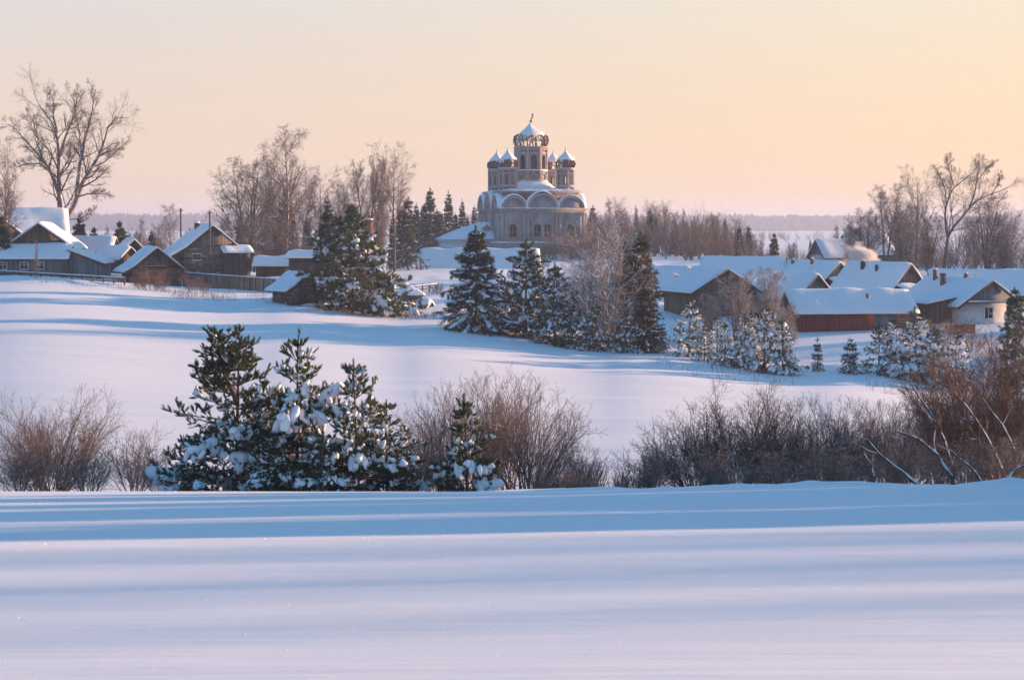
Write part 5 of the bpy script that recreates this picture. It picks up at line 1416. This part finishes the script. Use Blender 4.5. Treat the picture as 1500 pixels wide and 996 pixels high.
big(bare_tree(50, 9, .08, .50, 22, 9, 6, 3, 44, .03, .0, trunk_mat='birch', twig_mat='frosted', rmin=.009, forks=3), 'birch_tree', 'low frosted birch clump beside the snow-covered pale birch', 'birch', 862, 174, 372, 9, 1.6, 1.35)
PS0 = pine_tree(59, 5, 4.2, 9, 6, 7, 2, 11, .14, .03, 1.0, 1.15, .03, tw=1.2, dens=2, snowband=(.03, .95), detail=ICO1)
gc_ = 'snowy growth under the church'
big(PS0, 'pine_tree', 'snow-heaped young pine between the lower snowy pine and white birch', 'pine', 838, 172, 424, 5, .4, 1.2, gc_)
big(PS0, 'pine_tree', 'snow-heaped bush-like pine at the foot of the white birch', 'pine', 872, 170, 446, 5, 1.9, 1.3, gc_)
big(PS0, 'pine_tree', 'little snowy pine in the gap behind the large dark spruce', 'pine', 742, 183, 420, 5, 3.0, 1.0, gc_)
big(PS0, 'pine_tree', 'low snowy pine between white birch and brownish spruce', 'pine', 918, 168, 452, 5, 4.1, 1.0, gc_)
sp_small = spruce_tree(52, 4, 2.8, 8, 6, 6, 8, .20, .055, .9, 1.2, .02, .95, .75, detail=ICO1)
sp_small2 = spruce_tree(53, 4, 3.6, 9, 7, 7, 8, .20, .055, .8, 1.2, .02, .8, .8, detail=ICO1)
sp_thin = spruce_tree(54, 4, 1.5, 10, 5, 4, 6, .16, .05, .4, .7, .05, .8, .7, detail=ICO1)
gm_ = 'small spruces on the snow below the barns'
big(sp_small, 'spruce_sapling', 'smallest lone snowy spruce in open snow below the red barn', 'spruce', 1197, 163, 496, 4, .3, .85, gm_)
big(sp_small2, 'spruce_sapling', 'wider lone snowy spruce in open snow below the red barn', 'spruce', 1245, 162, 497, 4, 1.3, 1.0, gm_)
big(sp_thin, 'spruce_sapling', 'thin sparse spruce sapling between columnar spruce and snowy thicket', 'spruce', 971, 169, 466, 4, .3, .9, gm_)
PS = [pine_tree(60 + i, 5, 3.6 + .5 * (i % 2), 9, 6, 6, 2, 11, .14, .03, 1.0, 1.45, .03, tw=1.15, dens=2, snowband=(.03, .9), detail=ICO1) for i in range(3)]
gt_ = 'snowy thicket below the brown barn'
for i, (px, Y, top, sq, lb) in enumerate([(1010, 168, 436, 1.1, 'tallest snowy pine on the open side of the thicket below the brown barn'), (1032, 165, 474, 1.15, 'snow-caked pine second in the thicket below the brown barn'), (1062, 163, 474, 1.25, 'low snow-caked pine in the thicket\'s hollow'),
    (1092, 162, 462, 1.25, 'snow-laden pine in the middle of the thicket'), (1120, 161, 446, 1.15, 'snow-laden pine under the bare crown of the thicket'), (1146, 160, 468, 1.15, 'outermost snowy pine of the thicket facing the red barn'), (1050, 171, 462, 1.15, 'darker pine behind the thicket\'s snow-caked front'), (1100, 173, 455, 1.15, 'darker pine at the back of the thicket'), (1158, 164, 512, 1.15, 'lowest snow cushion pine at the end of the thicket')]):
    big(PS[i % 3], 'pine_tree', lb, 'pine', px, Y, top, 5, i * 1.3, sq, gt_)
for i, (px, Y, top, lb) in enumerate([(1078, 177, 400, 'bare tree rising out of the thicket before the brown gable'), (1128, 175, 398, 'bare frosted tree rising between brown gable and red barn'), (1040, 177, 432, 'bare frosted tree in front of the brown gable'), (1150, 169, 450, 'bare leaning tree at the red barn side of the thicket')]):
    big(proto('thk%d' % (i % 2), bare_tree, 70 + i % 2, 7, .08, .46, 20, 9, 6, 3, 36, .06, .0, trunk_mat='bark', twig_mat='frosted', rmin=.009, forks=3), 'bare_tree', lb, 'tree', px, Y, top, 7, i * 2.0, 1.0, gt_)
gr_ = 'snowy pines below the white-walled cottage'
for i, (px, Y, top, sq, lb) in enumerate([(1288, 163, 474, 1.25, 'first pine of the snowy row below the white-walled cottage'), (1312, 164, 466, 1.25, 'slightly taller pine in the snowy row, next to the first'), (1340, 161, 452, 1.3, 'tallest and thickest pine in the snowy row'), (1366, 160, 478, 1.3, 'low frosted pine closing the snowy row'), (1400, 157, 488, 1.3, 'snow-heaped pine sinking behind the reddish willow')]):
    big(PS[(i + 1) % 3], 'pine_tree', lb, 'pine', px, Y, top, 5, i * 1.1 + .5, sq, gr_)
big(PB['thk0'], 'bare_tree', 'bare frosted tree within the snowy row of pines', 'tree', 1376, 163, 474, 7, .7, .8, gr_)
big(pine_tree(65, 7, 6.6, 11, 7, 7, 3, 11, .15, .035, .9, 1.25, .03, tw=1.35, dens=2, snowband=(.03, .9)), 'pine_tree', 'spreading snowy pine at the picture edge before the white-walled cottage', 'pine', 1492, 163, 436, 7, .9, .9)
big(spruce_tree(66, 7, 3.4, 14, 8, 7, 8, .24, .08, .3, 1.0, .02, .8, 1.0), 'spruce_tree', 'dark spruce tip beside the white-walled cottage\'s corner', 'spruce', 1484, 174, 425, 7, 0)

# small shrubs and weeds along the fence
sh_s = bare_shrub(80, 2.6, 3.0, 15, 9, 5, 2, 'redtwig', .020, rmin=.007)
sh_t = bare_shrub(81, 2.4, 2.2, 12, 9, 5, 2, 'twig', .018, rmin=.007)
gsh_ = 'small bare shrubs along the fences'
for pr, px, Y, H, lb in [(sh_s, 222, 208, 3.0, 'reddish bare shrub in front of the brown log shed'), (sh_s, 208, 209, 2.2, 'low reddish bare shrub beside the larger one at the log shed'), (sh_t, 282, 206, 2.8, 'sparse bare shrub in front of the plank fence'), (sh_t, 236, 207, 2.0, 'low bare shrub at the log shed corner'), (sh_t, 300, 209, 1.7, 'little bare shrub before the utility pole'),
    (sh_t, 640, 232, 1.8, 'bare shrub beside the rail fence near the tiny hut'), (sh_s, 1425, 176, 2.8, 'brown bare shrub under the white-walled cottage window'), (sh_s, 1385, 178, 3.4, 'brown bare shrub against the cottage porch'), (sh_t, 1356, 176, 2.2, 'small bare shrub beside the cottage porch')]:
    place(pr, 'bare_shrub', lb, 'shrub', G(px, Y), H / 2.5, px * .1, gsh_)
def weeds(name, areas, seed, hmin=.25, hmax=.75):
    rng = np.random.RandomState(seed); mb = MB()
    for px0, px1, Y0, Y1, n in areas:
        px = rng.uniform(px0, px1, n); Y = rng.uniform(Y0, Y1, n); x = (px - 750) / FPX * Y; ok = vnoise(x / 1.6 + seed, Y / 2.2) + .5 * rng.rand(n) > .18; x, Y = x[ok], Y[ok]; n = len(x); z = ground(x, Y); h = rng.uniform(hmin, hmax, n) * rng.uniform(.5, 1, n)
        p = np.stack([x, Y, z - .05], 1); d = rng.normal(0, .18, (n, 3)); d[:, 2] = 1
        V, F = tube_arrays(np.stack([p, p + d * h[:, None] * .5, p + d * h[:, None] + rng.normal(0, .05, (n, 3))], 1), np.stack([np.full(n, .014), np.full(n, .012), np.full(n, .007)], 1), 3); mb.add(V, *F)
    kind(mb.build(name, M['weed']), 'stuff')
weeds('dry_grass', [(40, 200, 206, 213, 260), (235, 345, 196, 208, 520), (360, 430, 196, 206, 200), (545, 640, 186, 200, 700), (625, 655, 228, 245, 220), (640, 960, 172, 186, 600), (960, 1180, 150, 165, 300), (280, 470, 199, 203, 160), (1270, 1420, 148, 165, 260)], 4)

# ---- foreground gully: pines and willows behind the crest
Yp = 70.5
fp1 = pine_tree(101, 6.6, 6.6, 13, 7, 9, 3, 18, .105, .020, .50, 1.7, .02, dens=4, snowband=(.08, .62), forks=[[[0, 0, -.4], [.05, 0, 3.2], [.12, 0, 6.6]], [[.02, 0, 3.6], [-.55, -.1, 5.0], [-.85, -.1, 6.5]]])
fp2 = pine_tree(102, 6.4, 5.6, 13, 7, 9, 3, 18, .105, .020, .60, 1.9, .02, dens=4, snowband=(.10, .74))
fp3 = pine_tree(103, 5.2, 5.4, 11, 7, 9, 3, 18, .105, .020, .65, 1.4, .02, dens=4, snowband=(.04, .82))
fp4 = pine_tree(104, 4.2, 3.9, 9, 7, 9, 3, 20, .11, .020, .5, 1.5, .03, dens=4, snowband=(.03, .55))
gf_ = 'snowy young pines behind the near crest'
big(fp1, 'pine_tree', 'tallest near pine with twin tips and long low boughs', 'pine', 347, Yp, 477, 6.6, .5, 1.10, gf_)
big(fp2, 'pine_tree', 'middle near pine with the biggest snow lumps below its tip', 'pine', 437, 69.6, 484, 6.4, 1.7, .95, gf_)
big(fp3, 'pine_tree', 'shorter near pine studded with small snow lumps beside the willow', 'pine', 520, 69.2, 530, 5.2, 2.9, 1.05, gf_)
big(fp4, 'pine_tree', 'smallest near pine standing in front of the round bare willow', 'pine', 683, 69.0, 580, 4.2, .9, .95, gf_)
big(fp2, 'pine_tree', 'slim near pine wedged behind the twin-tipped and biggest-lumped pines', 'pine', 392, 72.0, 548, 6.4, 3.3, .95, gf_)
big(fp3, 'pine_tree', 'outermost near pine reaching towards the fan-shaped willow', 'pine', 566, 70.6, 588, 5.2, 5.2, 1.2, gf_)
big(fp4, 'pine_tree', 'young near pine crouched between the twin-tipped and biggest-lumped pines', 'pine', 395, 68.2, 630, 4.2, 2.2, 1.25, gf_)
big(fp4, 'pine_tree', 'low near pine spreading under the shorter one', 'pine', 470, 67.6, 640, 4.2, 4.0, 1.3, gf_)
big(fp4, 'pine_tree', 'lowest near pine with boughs resting on the crest', 'pine', 285, 69.4, 640, 4.2, 5.1, 1.3, gf_)
SH = [bare_shrub(110, 4.6, 5.6, 26, 11, 6, 3, 'willow', .036, 28, rmin=.0048), bare_shrub(111, 4.6, 4.2, 22, 11, 6, 3, 'willow', .034, 26, 4, .07, rmin=.0048), bare_shrub(112, 3.6, 4.2, 24, 10, 6, 3, 'willow', .026, 30, rmin=.005), bare_shrub(113, 4.4, 6.6, 32, 12, 7, 3, 'twig', .038, 30, rmin=.005), bare_shrub(114, 5.2, 5.0, 30, 12, 7, 3, 'redtwig', .032, 26, 5, .06, rmin=.0052)]
SHH = [4.6, 4.6, 3.6, 4.4, 5.2]
gwl = 'bare willows along the near gully'
def shrub(i, px, Y, top, label, rz=0.0, sq=1.0, group=gwl, mult=1.0): return big(SH[i], 'willow_shrub', label, 'willow', px, Y, top, SHH[i] * mult, rz, sq, group)
shrub(0, 78, 73, 556, 'round bare willow alone at the foot of the lit slope', .3, 1.1)
shrub(1, 58, 75, 580, 'upright bare willow grown through the lone round one', 1.9, .9)
shrub(2, 30, 71, 640, 'low spreading willow under the lone round one', 1.0, 1.2)
shrub(2, 128, 70.5, 646, 'low dense willow between the round one and twin-tipped pine', 2.0, 1.2)
shrub(2, 196, 72, 620, 'thin pale willow right beside the twin-tipped pine', 3.0, .9)
shrub(2, 232, 71, 668, 'lowest willow tucked under the twin-tipped pine', 3.7, 1.0)
shrub(1, 700, 76, 528, 'tall fan-shaped willow behind the smallest near pine', .5, .9)
shrub(1, 655, 78, 552, 'upright willow half hidden behind the smallest near pine', 4.0, .8)
shrub(0, 772, 73, 540, 'broad open willow with arching black stems beside the smallest pine', 1.2, .95)
shrub(1, 745, 78, 534, 'upright willow overlapping the broad open one', 2.2, .75)
shrub(2, 610, 73, 610, 'twiggy willow filling the gap between the pines', 1.4, 1.0)
shrub(2, 585, 71.5, 640, 'low reddish willow under the shorter near pine', 2.8, 1.0)
shrub(2, 640, 70.8, 660, 'low willow beside the smallest near pine', 4.1, 1.0)
shrub(2, 850, 73, 640, 'short willow at the end of the broad open one', 5.5, .8)
shrub(2, 800, 70, 668, 'low willow under the arching black stems', .5, .9)
shrub(3, 1085, 73, 548, 'biggest dark willow dome rising from the gully', .2, 1.05)
shrub(3, 1020, 71.5, 584, 'lower shoulder of the biggest dark willow dome', 1.9, .9)
shrub(2, 955, 70.5, 640, 'low willow at the open end of the dark thicket', 1.1, 1.1)
shrub(3, 1150, 72, 570, 'dark willow leaning on the biggest dome', 3.0, .85)
shrub(3, 1205, 74, 572, 'dense willow past the biggest dome', 4.2, .8)
shrub(2, 1050, 68.5, 655, 'short tangled willow under the biggest dome', 4.8, 1.3)
shrub(2, 1130, 68.5, 655, 'short tangled willow beneath the leaning dark willow', .8, 1.3)
shrub(1, 1238, 76, 566, 'tall thin willow between dark thicket and reddish willows', 2.6, .8)
shrub(2, 1215, 69, 640, 'tangled willow before the tall thin one', 3.3, 1.3)
shrub(3, 1290, 73, 580, 'dull brown willow at the start of the reddish thicket', 5.3, .9)
shrub(1, 1300, 80, 570, 'pale tall twigs behind the dull brown willow', 5.0, .9)
shrub(4, 1375, 76, 556, 'reddish willow before the snowy row of pines', .2, .85)
shrub(4, 1462, 80, 488, 'highest reddish willow filling the picture edge', 1.2, 1.1, gwl, .94)
shrub(4, 1420, 77, 530, 'reddish willow leaning beside the highest one', 2.4, .9)
shrub(4, 1508, 76, 520, 'reddish willow cut by the picture edge', 3.5, 1.0)
shrub(2, 1330, 69.5, 640, 'brown tangle beneath the snow-laden slanting stems', .1, 1.3)
shrub(2, 1405, 69.5, 640, 'brown tangle among the slanting stems below the reddish willow', 1.7, 1.3)
shrub(2, 1470, 69.5, 630, 'brown tangle under the highest reddish willow', 2.9, 1.3)
# leaning, snow-loaded stems
def leaner(label, pts, Y, r, seed, n=7):
    rng = np.random.RandomState(seed); b = P(pts[0][0], pts[0][1], Y)
    pl = [P(x, y, Y + .25 * i) - b for i, (x, y) in enumerate(pts)]
    tr = wood([pl], r, r * .35, 8, rng, .015)
    l1 = grow(tr, n, rng, .25, 1, 38, 12, .4, .4, .10, .12, .5, rmin=.007); l2 = grow(l1, 6, rng, .2, 1, 35, 10, .5, .4, .05, .12, .6, rmin=.005); l3 = grow(l2, 3, rng, .2, 1, 35, 10, .5, .4, .05, .12, .7, rmin=.004)
    t = thing('willow_tree', label, 'willow', b, 0, 'snowy willow stems leaning over the gully')
    link('trunk', tubes_mesh('trunk', [tr], M['twig'], (7,), True), t); link('crown', tubes_mesh('crown', [l1, l2, l3], M['redtwig']), t)
    sb = MB(); p, d, rr = along(tr, np.zeros(16, int), np.linspace(.02, .9, 16)); rad = rr * rng.uniform(.35, .95, 16)
    V, F = tube_arrays((p + np.array([0, -.2, 1.0]) * rr[:, None] * .75)[None], rad[None], 7, True); sb.add(V, *F)
    for l, sel in ((l1, rng.rand(len(l1['p'])) < .22),):
        V, F = tube_arrays(l['p'][sel] + np.array([0, -.004, .018]), l['r'][sel] * .9, 5); sb.add(V, *F)
    link('snow_on_stem', sb.mesh('snow_on_stem', M['snow'], True), t)
leaner('snowy willow stem arching longest over the brown tangle', [(1402, 712), (1388, 690), (1368, 660), (1340, 640), (1312, 630)], 68.5, .085, 1)
leaner('snowy stem slanting low out of the gully', [(1348, 712), (1320, 690), (1290, 668), (1268, 640)], 68.0, .075, 2)
leaner('tall snowy stem slanting through the reddish willow', [(1400, 712), (1398, 690), (1382, 640), (1360, 600), (1335, 565)], 70, .07, 3)
leaner('snow-lined stem bending up into the highest reddish willow', [(1472, 700), (1460, 670), (1442, 632), (1420, 600), (1398, 578)], 70.5, .075, 4)
leaner('short snowy stem beside the arching longest one', [(1440, 712), (1425, 686), (1402, 668), (1388, 655)], 68.2, .05, 5)
leaner('snowy forked stem low at the picture edge', [(1474, 712), (1484, 690), (1500, 682), (1516, 678)], 68, .07, 6)
leaner('snow-lined stem steep among the reddish twigs', [(1486, 660), (1470, 625), (1450, 600), (1436, 575)], 72, .05, 7)
leaner('thin snowy stem rising at the dull brown willow', [(1285, 712), (1275, 680), (1262, 655)], 68.5, .045, 8)
scrub('gully_twigs', 780, 960, 66, 71, 60, 1.3, 31, 'willow')

# ---- the wood outside the picture whose shadows stripe the snow
def shade_wood():
    rng = np.random.RandomState(77); mb = {}
    protos = [bare_tree(91, 12, .15, .40, 18, 7, 4, 0, 40, .05, .0, rmin=.012), spruce_tree(92, 12, 5, 16, 7, 6, 5, .5, .2, 0, 1, .04, .8, 1.4, dens=2)]
    def put(k, x, y, h):
        z = float(ground(x, y, False)[0]); a = rng.rand() * 6.28; ca, sa = math.cos(a), math.sin(a); s = h / 12
        for pn, me in protos[k]:
            if me is None: continue
            o = link('shade_tree', me); o.location = (x, y, z); o.rotation_euler = (0, 0, a); o.scale = (s, s, s)
            objs.append(o)
    objs = []
    for k, x, y, h in SHADE: put(k, x, y, h)
    # joined into one mesh: it reads as one wood
    V = []; F4 = []; n = 0; Fs = {}
    for o in objs:
        me = o.data; co = np.empty(len(me.vertices) * 3, np.float32); me.vertices.foreach_get('co', co); co = co.reshape(-1, 3).astype(float)
        a = o.rotation_euler[2]; s = o.scale[0]; c_, s_ = math.cos(a), math.sin(a)
        co = co * s; co = np.stack([co[:, 0] * c_ - co[:, 1] * s_, co[:, 0] * s_ + co[:, 1] * c_, co[:, 2]], 1) + np.array(o.location)
        lt = np.empty(len(me.polygons), np.int32); me.polygons.foreach_get('loop_total', lt); vi = np.empty(len(me.loops), np.int32); me.loops.foreach_get('vertex_index', vi)
        st = np.concatenate([[0], np.cumsum(lt)[:-1]])
        for k in np.unique(lt): Fs.setdefault(int(k), []).append(vi[(st[lt == k][:, None] + np.arange(k))] + n)
        V.append(co); n += len(co); bpy.data.objects.remove(o)
    kind(link('woodland', raw_mesh('woodland', np.concatenate(V), {k: np.concatenate(f) for k, f in Fs.items()}, M['spruce'])), 'stuff')
_rw = np.random.RandomState(12); TS = math.tan(SUN_AZ)
SHADE = []
for k in range(40):   # belt that shades the snow just this side of the crest
    x = 26 + 40 * _rw.rand(); SHADE.append((int(_rw.rand() < .6), x, 46.5 + TS * x + _rw.uniform(-10.5, 13), _rw.uniform(9.5, 13)))
for y0, n, sp in ((22.4, 7, 1.6), (17.4, 4, .3), (29.0, 4, .6), (31.5, 4, 1.5)):   # tall bare trees farther off: soft bars on the near snow
    for k in range(n): x = 70 + 50 * _rw.rand(); SHADE.append((0, x, y0 + TS * x + _rw.uniform(-sp, sp), _rw.uniform(18, 23)))
for k in range(3):    # a few that stripe the middle field
    y = (112, 124, 141)[k]; SHADE.append((k % 2, .30 * y + _rw.uniform(12, 40), y, _rw.uniform(7, 10)))
for k in range(40):   # wood past the picture edge that keeps the sun off the houses
    y = _rw.uniform(228, 420); SHADE.append((int(_rw.rand() < .8), .285 * y + _rw.uniform(5, 40), y, _rw.uniform(11, 17)))
for k in range(14):
    y = _rw.uniform(168, 225); SHADE.append((int(_rw.rand() < .7), .285 * y + _rw.uniform(3, 10), y, _rw.uniform(5, 7.5)))
# a gap in that wood where the sun still reaches the chimney smoke
SHADE = [q for q in SHADE if q[2] < 165 or abs((q[2] - 222) - TS * (q[1] - 40.6)) > 4.5]
shade_wood()
print('ntris', sum(len(o.data.polygons) for o in bpy.data.objects if o.type == 'MESH'), 'unique', sum(len(m.polygons) for m in bpy.data.meshes), 'objs', len(bpy.data.objects))
